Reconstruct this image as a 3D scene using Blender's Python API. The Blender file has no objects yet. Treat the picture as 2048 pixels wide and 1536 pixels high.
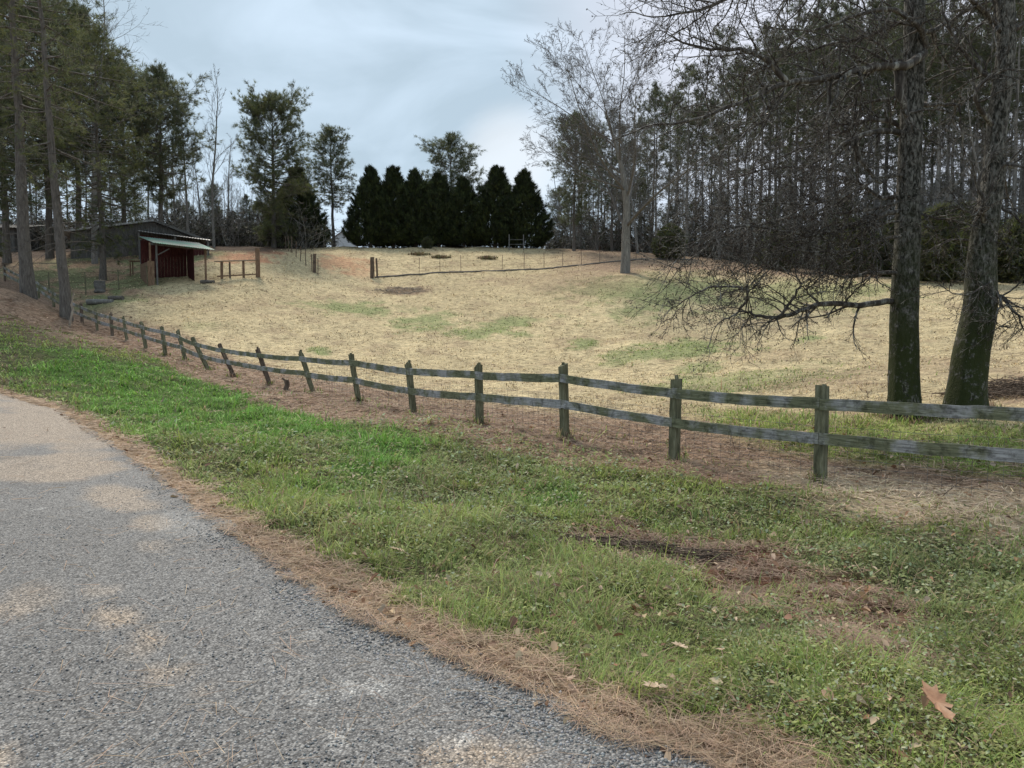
import bpy, math, random
import numpy as np
from mathutils import Vector, noise as mnoise

# ------------------------------------------------------------------ camera, light, exposure
scene = bpy.context.scene
COL = scene.collection
F = 1500.0            # focal length in pixels of a 2048 wide frame
HZ = 670.0            # horizon row
CAMZ = 1.6
PITCH = math.atan((768.0 - HZ) / F)
cam_data = bpy.data.cameras.new("camera")
cam = bpy.data.objects.new("camera", cam_data)
COL.objects.link(cam)
cam.location = (0, 0, CAMZ)
cam.rotation_euler = (math.pi / 2 - PITCH, 0, 0)
cam_data.sensor_width = 36.0
cam_data.lens = 36.0 * F / 2048.0
cam_data.clip_start = 0.05
cam_data.clip_end = 3000.0
scene.camera = cam

SUN_EL, SUN_AZ = math.radians(48), math.radians(-25)     # azimuth from +Y, negative = left
sl = bpy.data.lights.new("sun", 'SUN')
sl.energy = 1.5
sl.angle = math.radians(13)
sl.color = (1.0, 0.9, 0.77)
sun = bpy.data.objects.new("sun", sl)
COL.objects.link(sun)
sd = Vector((math.sin(SUN_AZ) * math.cos(SUN_EL), math.cos(SUN_AZ) * math.cos(SUN_EL), math.sin(SUN_EL)))
sun.rotation_euler = sd.to_track_quat('Z', 'Y').to_euler()
sun.location = (0, 0, 30)

scene.view_settings.view_transform = 'Standard'
scene.view_settings.look = 'None'
scene.view_settings.gamma = 1.0
scene.view_settings.exposure = 1.38
scene.render.engine = 'CYCLES'

world = bpy.data.worlds.new("World")
scene.world = world
world.use_nodes = True
nt = world.node_tree
for n in list(nt.nodes):
    nt.nodes.remove(n)
N, LK = nt.nodes, nt.links
out = N.new('ShaderNodeOutputWorld')
bg = N.new('ShaderNodeBackground')
bg.inputs['Strength'].default_value = 0.1
LK.new(bg.outputs[0], out.inputs[0])
sky = N.new('ShaderNodeTexSky')
sky.sky_type = 'NISHITA'
sky.sun_disc = False
sky.sun_elevation = SUN_EL
sky.sun_rotation = SUN_AZ
tc = N.new('ShaderNodeTexCoord')
mp = N.new('ShaderNodeMapping')
mp.inputs['Scale'].default_value = (1.0, 1.0, 2.6)
mp.inputs['Location'].default_value = (0.35, 0.1, 0.2)
LK.new(tc.outputs['Generated'], mp.inputs[0])
nz = N.new('ShaderNodeTexNoise')
nz.inputs['Scale'].default_value = 2.9
nz.inputs['Detail'].default_value = 7
nz.inputs['Roughness'].default_value = 0.5
nz.inputs['Distortion'].default_value = 0.5
LK.new(mp.outputs[0], nz.inputs['Vector'])
cr = N.new('ShaderNodeValToRGB')
cr.color_ramp.elements[0].position = 0.40
cr.color_ramp.elements[0].color = (0.19, 0.24, 0.282, 1)
cr.color_ramp.elements[1].position = 0.6
cr.color_ramp.elements[1].color = (0.268, 0.327, 0.385, 1)
LK.new(nz.outputs['Fac'], cr.inputs[0])
# thin bright spot in the cloud low over the ridge and brighter cloud to the right
def glow(vec, p0, p1, amount):
    dt = N.new('ShaderNodeVectorMath'); dt.operation = 'DOT_PRODUCT'
    v = Vector(vec).normalized()
    dt.inputs[1].default_value = v
    LK.new(tc.outputs['Generated'], dt.inputs[0])
    mr = N.new('ShaderNodeMapRange')
    mr.interpolation_type = 'SMOOTHSTEP'
    mr.inputs['From Min'].default_value = p0
    mr.inputs['From Max'].default_value = p1
    mr.inputs['To Max'].default_value = amount
    LK.new(dt.outputs['Value'], mr.inputs['Value'])
    return mr
def mixn(fac, a, b):
    m = N.new('ShaderNodeMixRGB')
    if hasattr(fac, 'outputs'):
        LK.new(fac.outputs[0], m.inputs[0])
    else:
        m.inputs[0].default_value = fac
    for i, q in ((1, a), (2, b)):
        if hasattr(q, 'outputs'):
            LK.new(q.outputs[0], m.inputs[i])
        else:
            m.inputs[i].default_value = q
    return m
g1 = glow((0.0, 1, 0.225), 0.9965, 0.9999, 0.55)
g2 = glow((0.42, 1, 0.45), 0.92, 0.998, 0.7)
m1 = mixn(g1, cr, (0.36, 0.365, 0.37, 1))
m2 = mixn(g2, m1, (0.33, 0.325, 0.36, 1))
sc10 = N.new('ShaderNodeVectorMath'); sc10.operation = 'SCALE'
sc10.inputs['Scale'].default_value = 10.0
LK.new(m2.outputs[0], sc10.inputs[0])
m3 = N.new('ShaderNodeMixRGB')
m3.inputs[0].default_value = 0.975
LK.new(sky.outputs[0], m3.inputs[1])
LK.new(sc10.outputs[0], m3.inputs[2])
LK.new(m3.outputs[0], bg.inputs['Color'])

# ------------------------------------------------------------------ helpers: projection and terrain
CT, ST = math.cos(PITCH), math.sin(PITCH)
def ray(px, py):
    a = (px - 1024.0) / F
    b = (768.0 - py) / F
    return np.array([a, CT + b * ST, -ST + b * CT])
def at(px, py, Y):
    d = ray(px, py)
    t = Y / d[1]
    return np.array([d[0] * t, Y, CAMZ + d[2] * t])

CPX = [  # px, py, depth
    (1640, 962, 9.7), (1348, 918, 11.4), (1130, 884, 13.2), (960, 850, 15.1), (827, 826, 17.1), (717, 803, 19.1),
    (626, 785, 21.2), (540, 770, 23.3), (468, 755, 25.5), (417, 742, 27.5), (372, 722, 29.4), (331, 710, 31.2),
    (292, 697, 33), (254, 683, 34.9), (225, 672, 36.6), (195, 661, 38.2), (165, 649, 39.8), (140, 638, 41.3),
    (108, 615, 43.3), (78, 596, 45.3), (45, 578, 47.5), (10, 562, 50),
    (60, 592, 41), (130, 638, 38),
    (0, 775, 18), (0, 700, 24), (0, 650, 30), (0, 600, 37), (-150, 640, 30), (-150, 560, 44),
    (0, 515, 58), (150, 518, 60), (300, 572, 49.5), (410, 566, 51.5), (450, 558, 52), (516, 556, 53), (250, 610, 44),
    (480, 510, 62), (560, 498, 70),
    (630, 556, 58), (747, 557, 60), (880, 547, 61), (1000, 541, 62), (1120, 536, 63), (1250, 545, 56), (1300, 528, 62),
    (1000, 750, 28), (1000, 700, 35), (1000, 650, 42), (1000, 600, 50),
    (600, 700, 35), (600, 650, 41), (600, 600, 49), (400, 640, 40), (350, 600, 46),
    (1400, 750, 26), (1400, 700, 32), (1400, 650, 39), (1400, 600, 46),
    (1810, 828, 13.3), (1940, 826, 13.0), (1900, 750, 21), (1900, 700, 27), (1900, 650, 34), (1900, 600, 42), (1950, 565, 50),
    (700, 497, 75), (900, 496, 76), (1080, 499, 76), (1300, 507, 72), (1500, 530, 66), (1700, 548, 60), (2048, 566, 52),
    (2300, 566, 52), (2300, 640, 34), (2300, 750, 20),
]
CP = [tuple(at(*c)) for c in CPX]
CP += [(0.0, 0, 0.0), (-4, 0, 0), (4, -2, 0), (0.7, 2.8, 0), (-1.0, 4.8, 0), (-2.2, 6.15, 0), (-5.5, 10.4, 0.0), (-9.9, 14.5, 0.15),
       (-6, 5, 0.0), (-10, 9, .05), (-20, 16, .4), (-40, 30, 1.5), (-80, 55, 6), (-30, 10, .2), (-60, 0, 0), (0, -30, 0), (40, -30, 0), (-60, -40, 0),
       (1.3, 3.4, -.05), (2.6, 3.0, -.05), (5, 4.5, -.12), (1.8, 6.1, -.36), (0.6, 6.9, -.33), (3.4, 5.6, -.3), (-1.0, 9.0, -.3), (-3.5, 12.5, -.22), (-6.5, 17, -.12),
       (-9, 20.5, 0.0), (4.2, 8.0, -.28), (7, 6.3, -.25), (12, 2, -.2), (30, 5, 0), (60, 20, 2), (90, 60, 7),
       (0, 110, 10.6), (50, 110, 10), (-50, 110, 11), (100, 110, 9), (-100, 110, 11), (0, 200, 9), (150, 200, 8), (-150, 200, 10),
       (0, 400, 2), (250, 350, 2), (-250, 350, 2), (300, 0, 0), (-300, 0, 2), (0, -200, 0), (200, -150, 0), (-200, -150, 0),
       (35, 80, 8.3), (60, 75, 7.5)]
CP = np.array(CP, float)
def _U(r2):
    return 0.5 * r2 * np.log(r2 + 1e-12)
_S = 40.0
def _fit():
    X = CP[:, :2] / _S
    n = len(X)
    d2 = ((X[:, None] - X[None]) ** 2).sum(-1)
    K = _U(d2) + np.eye(n) * 2e-4
    A = np.zeros((n + 3, n + 3))
    A[:n, :n] = K
    A[:n, n] = 1
    A[:n, n + 1:] = X
    A[n, :n] = 1
    A[n + 1:, :n] = X.T
    b = np.zeros(n + 3)
    b[:n] = CP[:, 2]
    return X, np.linalg.solve(A, b)
_X, _W = _fit()
def height0(x, y):
    x = np.atleast_1d(np.asarray(x, float)); y = np.atleast_1d(np.asarray(y, float))
    sh = x.shape
    P = np.stack([x.ravel() / _S, y.ravel() / _S], 1)
    o = np.empty(len(P))
    for i in range(0, len(P), 20000):
        q = P[i:i + 20000]
        d2 = ((q[:, None] - _X[None]) ** 2).sum(-1)
        o[i:i + 20000] = _U(d2) @ _W[:-3] + _W[-3] + q @ _W[-2:]
    return o.reshape(sh)

# ---- value noise
_rs = np.random.RandomState(7)
_NT = _rs.rand(256, 256)
def vnoise(x, y):
    xi = np.floor(x).astype(int); yi = np.floor(y).astype(int)
    fx = x - xi; fy = y - yi
    fx = fx * fx * (3 - 2 * fx); fy = fy * fy * (3 - 2 * fy)
    a = _NT[xi & 255, yi & 255]; b = _NT[(xi + 1) & 255, yi & 255]
    c = _NT[xi & 255, (yi + 1) & 255]; d = _NT[(xi + 1) & 255, (yi + 1) & 255]
    return (a * (1 - fx) + b * fx) * (1 - fy) + (c * (1 - fx) + d * fx) * fy
def fbm(x, y, s=1.0, o=4):
    t = 0; amp = 0.5; tot = 0
    x = x * s; y = y * s
    for _ in range(o):
        t = t + amp * vnoise(x, y); tot += amp
        c, sn = 0.8, 0.6
        x, y = (c * x - sn * y) * 2.03 + 17.3, (sn * x + c * y) * 2.03 + 5.1
        amp *= 0.5
    return t / tot

def sdist(x, y, poly):
    """distance to an open polyline, signed: positive on the right of its direction"""
    best = np.full(x.shape, 1e9); sg = np.ones(x.shape)
    for (ax, ay), (bx, by) in zip(poly[:-1], poly[1:]):
        dx, dy = bx - ax, by - ay
        L2 = dx * dx + dy * dy
        t = np.clip(((x - ax) * dx + (y - ay) * dy) / L2, 0, 1)
        qx, qy = x - ax - t * dx, y - ay - t * dy
        d = np.hypot(qx, qy)
        cr_ = qx * dy - qy * dx
        m = d < best
        best = np.where(m, d, best)
        sg = np.where(m, np.sign(cr_), sg)
    return best * sg

def flat_at(px, py):
    d = ray(px, py); t = -CAMZ / d[2]
    return (d[0] * t, d[1] * t)
ROAD_EDGE = [(14, -14), (6, -4.5), (2.6, 0.2), (1.45, 1.75)] + [flat_at(*q_) for q_ in ((1400, 1536), (1190, 1450), (970, 1352), (760, 1256), (600, 1168), (480, 1080),
             (380, 1000), (290, 930), (200, 876), (120, 832))] + [(-12.6, 17.8), (-20, 22.5), (-34, 28), (-60, 36), (-120, 50)]
POSTS = [  # base px, base py, depth, top px, height
    (1640, 962, 9.7, 1643, 1.25), (1348, 918, 11.4, 1350, 1.25), (1130, 884, 13.2, 1125, 1.25), (960, 850, 15.1, 957, 1.2),
    (827, 826, 17.1, 817, 1.2), (717, 803, 19.1, 703, 1.17), (626, 785, 21.2, 602, 1.17), (540, 770, 23.3, 516, 1.15),
    (468, 755, 25.5, 441, 1.1), (417, 742, 27.5, 387, 1.18), (372, 722, 29.4, 356, 1.2), (331, 710, 31.2, 325, 1.2),
    (292, 697, 33, 283, 1.13), (254, 683, 34.9, 248, 1.1), (225, 672, 36.6, 222, 1.1), (195, 661, 38.2, 192, 1.1),
    (165, 649, 39.8, 163, 1.1), (140, 638, 41.3, 138, 1.1), (108, 615, 43.3, 106, 1.1), (78, 596, 45.3, 77, 1.1), (45, 578, 47.5, 44, 1.1), (10, 562, 50, 10, 1.1)]
FENCE = [(12.2, 1.2), (8.9, 4.6), (7.35, 6.25), (5.8, 7.95)] + [tuple(at(p[0], p[1], p[2])[:2]) for p in POSTS] + [(-50, 57), (-90, 60)]

def smooth(a, b, x):
    t = np.clip((x - a) / (b - a), 0, 1)
    return t * t * (3 - 2 * t)

def height(x, y, full=True):
    x = np.atleast_1d(np.asarray(x, float)); y = np.atleast_1d(np.asarray(y, float))
    h = height0(x, y)
    dr = sdist(x, y, ROAD_EDGE)
    off = smooth(0.05, 0.9, dr)
    if full:
        r = np.hypot(x, y)
        h = h + off * ((fbm(x, y, 1.3, 4) - .5) * .22 + (fbm(x + 9, y, .35, 2) - .5) * .22 + (fbm(x, y + 31, 5.0, 2) - .5) * .035 * (r < 30))
    h = h - 0.03 * (1 - smooth(-.25, .1, dr)) + 0.012 * smooth(-.1, .4, dr)
    return h
def gz(x, y):
    return float(height(x, y)[0])
def ground_hit(px, py):
    d = ray(px, py)
    ts = np.exp(np.linspace(math.log(1.5), math.log(140), 900))
    h = height0(d[0] * ts, d[1] * ts)
    z = CAMZ + d[2] * ts
    i = np.argmax(z < h)
    t = ts[i] if (z < h).any() else 90
    return d[0] * t, d[1] * t
def gp(px, Y):
    """ground point below column px at depth Y"""
    x = (px - 1024.0) / F * Y
    for _ in range(4):
        z = gz(x, Y)
        depth = Y * CT - (z - CAMZ) * ST
        x = (px - 1024.0) / F * depth
    return np.array([x, Y, gz(x, Y)])

# ------------------------------------------------------------------ helpers: objects, meshes, materials
def tag(o, label=None, cat=None, group=None, kind=None):
    if label: o['label'] = label
    if cat: o['category'] = cat
    if group: o['group'] = group
    if kind: o['kind'] = kind
    return o
def empty(name, loc=(0, 0, 0), rz=0, label=None, cat=None, group=None, scale=1.0):
    o = bpy.data.objects.new(name, None)
    COL.objects.link(o)
    o.empty_display_size = 0.2
    o.location = tuple(float(v) for v in loc); o.rotation_euler = (0, 0, rz); o.scale = (scale,) * 3
    return tag(o, label, cat, group)
def link(name, me, parent=None):
    o = bpy.data.objects.new(name, me)
    COL.objects.link(o)
    if parent is not None: o.parent = parent
    return o
def mesh_np(name, verts, tris=None, quads=None, mat=None, col=None, smooth_=False):
    me = bpy.data.meshes.new(name)
    verts = np.asarray(verts, np.float32)
    nt_ = 0 if tris is None else len(tris)
    nq = 0 if quads is None else len(quads)
    me.vertices.add(len(verts))
    me.vertices.foreach_set('co', verts.ravel())
    li = []
    if nt_: li.append(np.asarray(tris, np.int32).ravel())
    if nq: li.append(np.asarray(quads, np.int32).ravel())
    li = np.concatenate(li)
    me.loops.add(len(li))
    me.loops.foreach_set('vertex_index', li)
    me.polygons.add(nt_ + nq)
    ls = np.concatenate([np.arange(nt_) * 3, nt_ * 3 + np.arange(nq) * 4]).astype(np.int32)
    me.polygons.foreach_set('loop_start', ls)
    try:
        me.polygons.foreach_set('loop_total', np.concatenate([np.full(nt_, 3), np.full(nq, 4)]).astype(np.int32))
    except Exception:
        pass
    if smooth_:
        me.polygons.foreach_set('use_smooth', np.ones(nt_ + nq, bool))
    if col is not None:
        a = me.color_attributes.new('Col', 'FLOAT_COLOR', 'POINT')
        c = np.ones((len(verts), 4), np.float32)
        c[:, :3] = col
        a.data.foreach_set('color', c.ravel())
    me.update(calc_edges=True)
    if mat is not None: me.materials.append(mat)
    return me

def new_mat(name):
    m = bpy.data.materials.new(name)
    m.use_nodes = True
    t = m.node_tree
    for n in list(t.nodes): t.nodes.remove(n)
    o = t.nodes.new('ShaderNodeOutputMaterial')
    b = t.nodes.new('ShaderNodeBsdfPrincipled')
    t.links.new(b.outputs[0], o.inputs[0])
    b.inputs['Roughness'].default_value = .85
    b.inputs['Specular IOR Level'].default_value = .25
    return m, t, b, o
def ramp(t, fac, stops):
    r = t.nodes.new('ShaderNodeValToRGB')
    els = r.color_ramp.elements
    while len(els) < len(stops): els.new(0.5)
    for e, (p, c) in zip(els, stops):
        e.position = p
        e.color = tuple(c) + (1,) if len(c) == 3 else c
    t.links.new(fac, r.inputs[0])
    return r
def noise_n(t, vec, scale, detail=4, rough=.55, dist=0):
    n = t.nodes.new('ShaderNodeTexNoise')
    n.inputs['Scale'].default_value = scale
    n.inputs['Detail'].default_value = detail
    n.inputs['Roughness'].default_value = rough
    n.inputs['Distortion'].default_value = dist
    if vec is not None: t.links.new(vec, n.inputs['Vector'])
    return n
def coords(t, scale=(1, 1, 1), kind='Object'):
    c = t.nodes.new('ShaderNodeTexCoord')
    m = t.nodes.new('ShaderNodeMapping')
    m.inputs['Scale'].default_value = scale
    t.links.new(c.outputs[kind], m.inputs[0])
    return m.outputs[0]
def mixc(t, typ, fac, a, b):
    m = t.nodes.new('ShaderNodeMixRGB'); m.blend_type = typ
    for i, q in ((0, fac), (1, a), (2, b)):
        if isinstance(q, (int, float)): m.inputs[i].default_value = q
        elif isinstance(q, tuple): m.inputs[i].default_value = q if len(q) == 4 else q + (1,)
        else: t.links.new(q, m.inputs[i])
    return m.outputs[0]
def bump(t, b, h, strength, dist=.02):
    n = t.nodes.new('ShaderNodeBump')
    n.inputs['Strength'].default_value = strength
    n.inputs['Distance'].default_value = dist
    t.links.new(h, n.inputs['Height'])
    t.links.new(n.outputs[0], b.inputs['Normal'])

def mat_noise(name, stops, scale=3, stretch=(1, 1, 1), detail=5, rough=.85, bmp=.4, bd=.02, kind='Object', per_obj=0.0):
    m, t, b, o = new_mat(name)
    v = coords(t, stretch, kind)
    if per_obj:
        oi = t.nodes.new('ShaderNodeObjectInfo')
        va = t.nodes.new('ShaderNodeVectorMath'); va.operation = 'ADD'
        sc = t.nodes.new('ShaderNodeMath'); sc.operation = 'MULTIPLY'; sc.inputs[1].default_value = 100
        t.links.new(oi.outputs['Random'], sc.inputs[0])
        t.links.new(v, va.inputs[0]); t.links.new(sc.outputs[0], va.inputs[1])
        v = va.outputs[0]
    n = noise_n(t, v, scale, detail, .6)
    r = ramp(t, n.outputs['Fac'], stops)
    t.links.new(r.outputs[0], b.inputs['Base Color'])
    b.inputs['Roughness'].default_value = rough
    if bmp: bump(t, b, n.outputs['Fac'], bmp, bd)
    return m
def mat_leaf(name, trans=.35, var=.35, rough=.7):
    """vertex colour with object-space variation, slightly translucent blades"""
    m, t, b, o = new_mat(name)
    a = t.nodes.new('ShaderNodeAttribute'); a.attribute_name = 'Col'
    v = coords(t)
    n = noise_n(t, v, .9, 2)
    r = ramp(t, n.outputs['Fac'], [(.3, (1 - var,) * 3), (.7, (1 + var * .6,) * 3)])
    c = mixc(t, 'MULTIPLY', 1.0, a.outputs['Color'], r.outputs[0])
    t.links.new(c, b.inputs['Base Color'])
    b.inputs['Roughness'].default_value = rough
    b.inputs['Specular IOR Level'].default_value = .2
    if trans:
        tr = t.nodes.new('ShaderNodeBsdfTranslucent')
        t.links.new(c, tr.inputs[0])
        mx = t.nodes.new('ShaderNodeMixShader'); mx.inputs[0].default_value = trans
        t.links.new(b.outputs[0], mx.inputs[1]); t.links.new(tr.outputs[0], mx.inputs[2])
        t.links.new(mx.outputs[0], o.inputs[0])
    return m

M = {}
M['grass'] = mat_leaf('grass_blades', .35, .25)
M['needles'] = mat_leaf('pine_needles', .4, .3)
M['cypress'] = mat_leaf('cypress_foliage', .05, .4)
M['straw'] = mat_leaf('straw', .15, .25)
def bark(name, stops, scale=1.0, bmp=.9, moss=None, zs=1.1):
    m, t, b, o = new_mat(name)
    v = coords(t, (6 * scale, 6 * scale, zs * scale))
    n1 = noise_n(t, v, 2.2, 7, .65, .6)
    v2 = coords(t)
    r = ramp(t, n1.outputs['Fac'], stops)
    c = r.outputs[0]
    if moss:
        n2 = noise_n(t, v2, 10.0, 5, .75)
        n3 = noise_n(t, v2, 3.0, 3, .6)
        mm = t.nodes.new('ShaderNodeMath'); mm.operation = 'ADD'
        t.links.new(n2.outputs['Fac'], mm.inputs[0]); t.links.new(n3.outputs['Fac'], mm.inputs[1])
        f = ramp(t, mm.outputs[0], [(1.05, (0, 0, 0)), (1.1, (1, 1, 1))])
        sx = t.nodes.new('ShaderNodeSeparateXYZ'); t.links.new(v2, sx.inputs[0])
        mr = t.nodes.new('ShaderNodeMapRange')
        mr.inputs['From Min'].default_value = .4; mr.inputs['From Max'].default_value = 4.0
        mr.inputs['To Min'].default_value = 1.3; mr.inputs['To Max'].default_value = .12
        t.links.new(sx.outputs['Z'], mr.inputs[0])
        n5 = noise_n(t, v2, 6.5, 6, .75)
        ad = t.nodes.new('ShaderNodeMath'); ad.operation = 'MULTIPLY'
        t.links.new(mr.outputs[0], ad.inputs[0])
        rr = ramp(t, n5.outputs['Fac'], [(.38, (0, 0, 0)), (.5, (1, 1, 1))])
        ad.use_clamp = True
        t.links.new(rr.outputs[0], ad.inputs[1])
        c = mixc(t, 'MIX', ad.outputs[0], c, (.03, .037, .010))
        fm = t.nodes.new('ShaderNodeMath'); fm.operation = 'MULTIPLY'; fm.inputs[1].default_value = .8
        t.links.new(f.outputs[0], fm.inputs[0])
        c = mixc(t, 'MIX', fm.outputs[0], c, moss)
    t.links.new(c, b.inputs['Base Color'])
    bump(t, b, n1.outputs['Fac'], bmp, .03)
    return m
M['pine_bark'] = bark('pine_bark', [(.3, (.05, .043, .038)), (.55, (.13, .115, .10)), (.75, (.20, .18, .165))])
M['grey_bark'] = bark('grey_bark', [(.3, (.10, .095, .088)), (.55, (.2, .19, .175)), (.75, (.34, .325, .30))])
M['dark_bark'] = bark('dark_bark', [(.3, (.07, .064, .058)), (.55, (.15, .14, .13)), (.75, (.24, .225, .21))])
M['oak_bark'] = bark('oak_bark', [(.4, (.014, .012, .010)), (.5, (.085, .079, .070)), (.6, (.21, .20, .18))], 1.7, 1.0, (.36, .38, .29), 2.4)
M['oak_limb'] = bark('oak_limb', [(.35, (.03, .025, .022)), (.52, (.085, .074, .065)), (.66, (.32, .31, .28))], .8, .5)

# ---- tubes
def tube_arrays(groups):
    """groups: {(n, sides): (list of pts (n,3), list of radii)} -> verts, quads"""
    V, Q, off = [], [], 0
    for (n, s), (PL, RL) in groups.items():
        P = np.array(PL, float); R = np.array(RL, float)
        T = np.gradient(P, axis=1)
        T /= np.linalg.norm(T, axis=2, keepdims=True) + 1e-9
        mt = T.mean(1)
        ref = np.where(np.abs(mt[:, 2:3]) > .75, np.array([[1., 0.13, 0]]), np.array([[0, 0.1, 1.]]))
        U = np.cross(T, ref[:, None, :]); U /= np.linalg.norm(U, axis=2, keepdims=True) + 1e-9
        W = np.cross(T, U)
        a = np.arange(s) * 2 * math.pi / s
        v = P[:, :, None] + R[:, :, None, None] * (np.cos(a)[None, None, :, None] * U[:, :, None] + np.sin(a)[None, None, :, None] * W[:, :, None])
        m = len(P)
        idx = off + np.arange(m * n * s).reshape(m, n, s)
        nx = np.roll(idx, -1, axis=2)
        q = np.stack([idx[:, :-1], nx[:, :-1], nx[:, 1:], idx[:, 1:]], -1).reshape(-1, 4)
        V.append(v.reshape(-1, 3)); Q.append(q); off += m * n * s
    return np.concatenate(V), np.concatenate(Q)
class Tubes:
    def __init__(s): s.g = {}
    def add(s, pts, rad, sides):
        k = (len(pts), sides)
        if k not in s.g: s.g[k] = ([], [])
        s.g[k][0].append(pts); s.g[k][1].append(rad)
    def mesh(s, name, mat):
        v, q = tube_arrays(s.g)
        return mesh_np(name, v, None, q, mat, smooth_=True)

def vadd(a, b, k=1.0): return (a[0] + b[0] * k, a[1] + b[1] * k, a[2] + b[2] * k)
def vnorm(a):
    l = math.sqrt(a[0] ** 2 + a[1] ** 2 + a[2] ** 2) or 1
    return (a[0] / l, a[1] / l, a[2] / l)
def perp_dir(rng, d, ang):
    """direction at angle ang from d, random azimuth"""
    while True:
        r = (rng.uniform(-1, 1), rng.uniform(-1, 1), rng.uniform(-1, 1))
        k = r[0] * d[0] + r[1] * d[1] + r[2] * d[2]
        p = (r[0] - k * d[0], r[1] - k * d[1], r[2] - k * d[2])
        if p[0] ** 2 + p[1] ** 2 + p[2] ** 2 > .05: break
    p = vnorm(p)
    c, s = math.cos(ang), math.sin(ang)
    return vnorm((d[0] * c + p[0] * s, d[1] * c + p[1] * s, d[2] * c + p[2] * s))

def grow(rng, T, p, d, L, r, lvl, C, tips=None, rmin=.006):
    n = C['n'][lvl]; wob = C['wob'][lvl]; trop = C['trop'][lvl]
    pts = [p]; rad = [r]; dirs = [d]
    te = C['taper'][lvl]
    for i in range(n):
        d = vnorm((d[0] + rng.gauss(0, wob), d[1] + rng.gauss(0, wob), d[2] + rng.gauss(0, wob) + trop))
        p = vadd(p, d, L / n)
        pts.append(p); dirs.append(d)
        rad.append(max(rmin * .6, r * (1 - (i + 1) / n * (1 - te))))
    T[0 if lvl < C['split'] else 1].add(pts, rad, C['sides'][lvl])
    if tips is not None and lvl >= C['maxl'] - 1: tips.append((p, d))
    if lvl < C['maxl']:
        k = C['k'][lvl]
        k = int(k * rng.uniform(.8, 1.25) + .5)
        st = C['start'][lvl]
        for j in range(k):
            t = st + (1 - st) * ((j + rng.random()) / k)
            f = min(t * n, n - 1e-6); i = int(f); f -= i
            q = tuple(pts[i][c] * (1 - f) + pts[i + 1][c] * f for c in range(3))
            rr = rad[i] * (1 - f) + rad[i + 1] * f
            a = math.radians(rng.uniform(*C['ang'][lvl]))
            dd = perp_dir(rng, dirs[i], a)
            cl = L * C['ratio'][lvl] * rng.uniform(.55, 1.15) * (1.0 - C['tl'][lvl] * (t - st) / (1 - st + 1e-6))
            grow(rng, T, q, dd, cl, max(rmin, rr * C['rr'][lvl]), lvl + 1, C, tips, rmin)

def tufts(rs, c, d, m, length, width, spread, cols, jit=.25):
    """tapered blades radiating from points c (K,3) about directions d; returns verts, tris, colours"""
    K = len(c)
    c = np.repeat(c, m, 0); dd = np.repeat(d, m, 0)
    v = dd + rs.normal(0, spread, dd.shape)
    v /= np.linalg.norm(v, axis=1, keepdims=True) + 1e-9
    L = length * rs.uniform(.6, 1.2, (K * m, 1))
    p = np.cross(v, rs.normal(0, 1, v.shape)); p /= np.linalg.norm(p, axis=1, keepdims=True) + 1e-9
    b = c + rs.normal(0, jit * length, c.shape) * .5
    w = width * rs.uniform(.7, 1.3, (K * m, 1))
    V = np.stack([b - p * w * .5, b + p * w * .5, b + v * L], 1).reshape(-1, 3)
    tr = np.arange(K * m * 3).reshape(-1, 3)
    base = np.asarray(cols)[rs.randint(0, len(cols), K)]
    base = base * rs.uniform(.75, 1.25, (K, 1))
    col = np.repeat(base, m * 3, 0)
    return V, tr, col

def trunk_taper(rng, H, r0, n, lean=(0, 0), wob=.12, p=1.0, flare=.25):
    pts, rad = [], []
    ox = oy = 0
    for i in range(n + 1):
        t = i / n
        if i: ox += rng.gauss(0, wob) * H / n * .25; oy += rng.gauss(0, wob) * H / n * .25
        pts.append((ox + lean[0] * t * H, oy + lean[1] * t * H, t * H - (.25 if i == 0 else 0)))
        rad.append(r0 * ((1 - t) ** p * .93 + .07) * (1 + flare * math.exp(-t * H / .5)))
    return pts, rad

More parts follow.
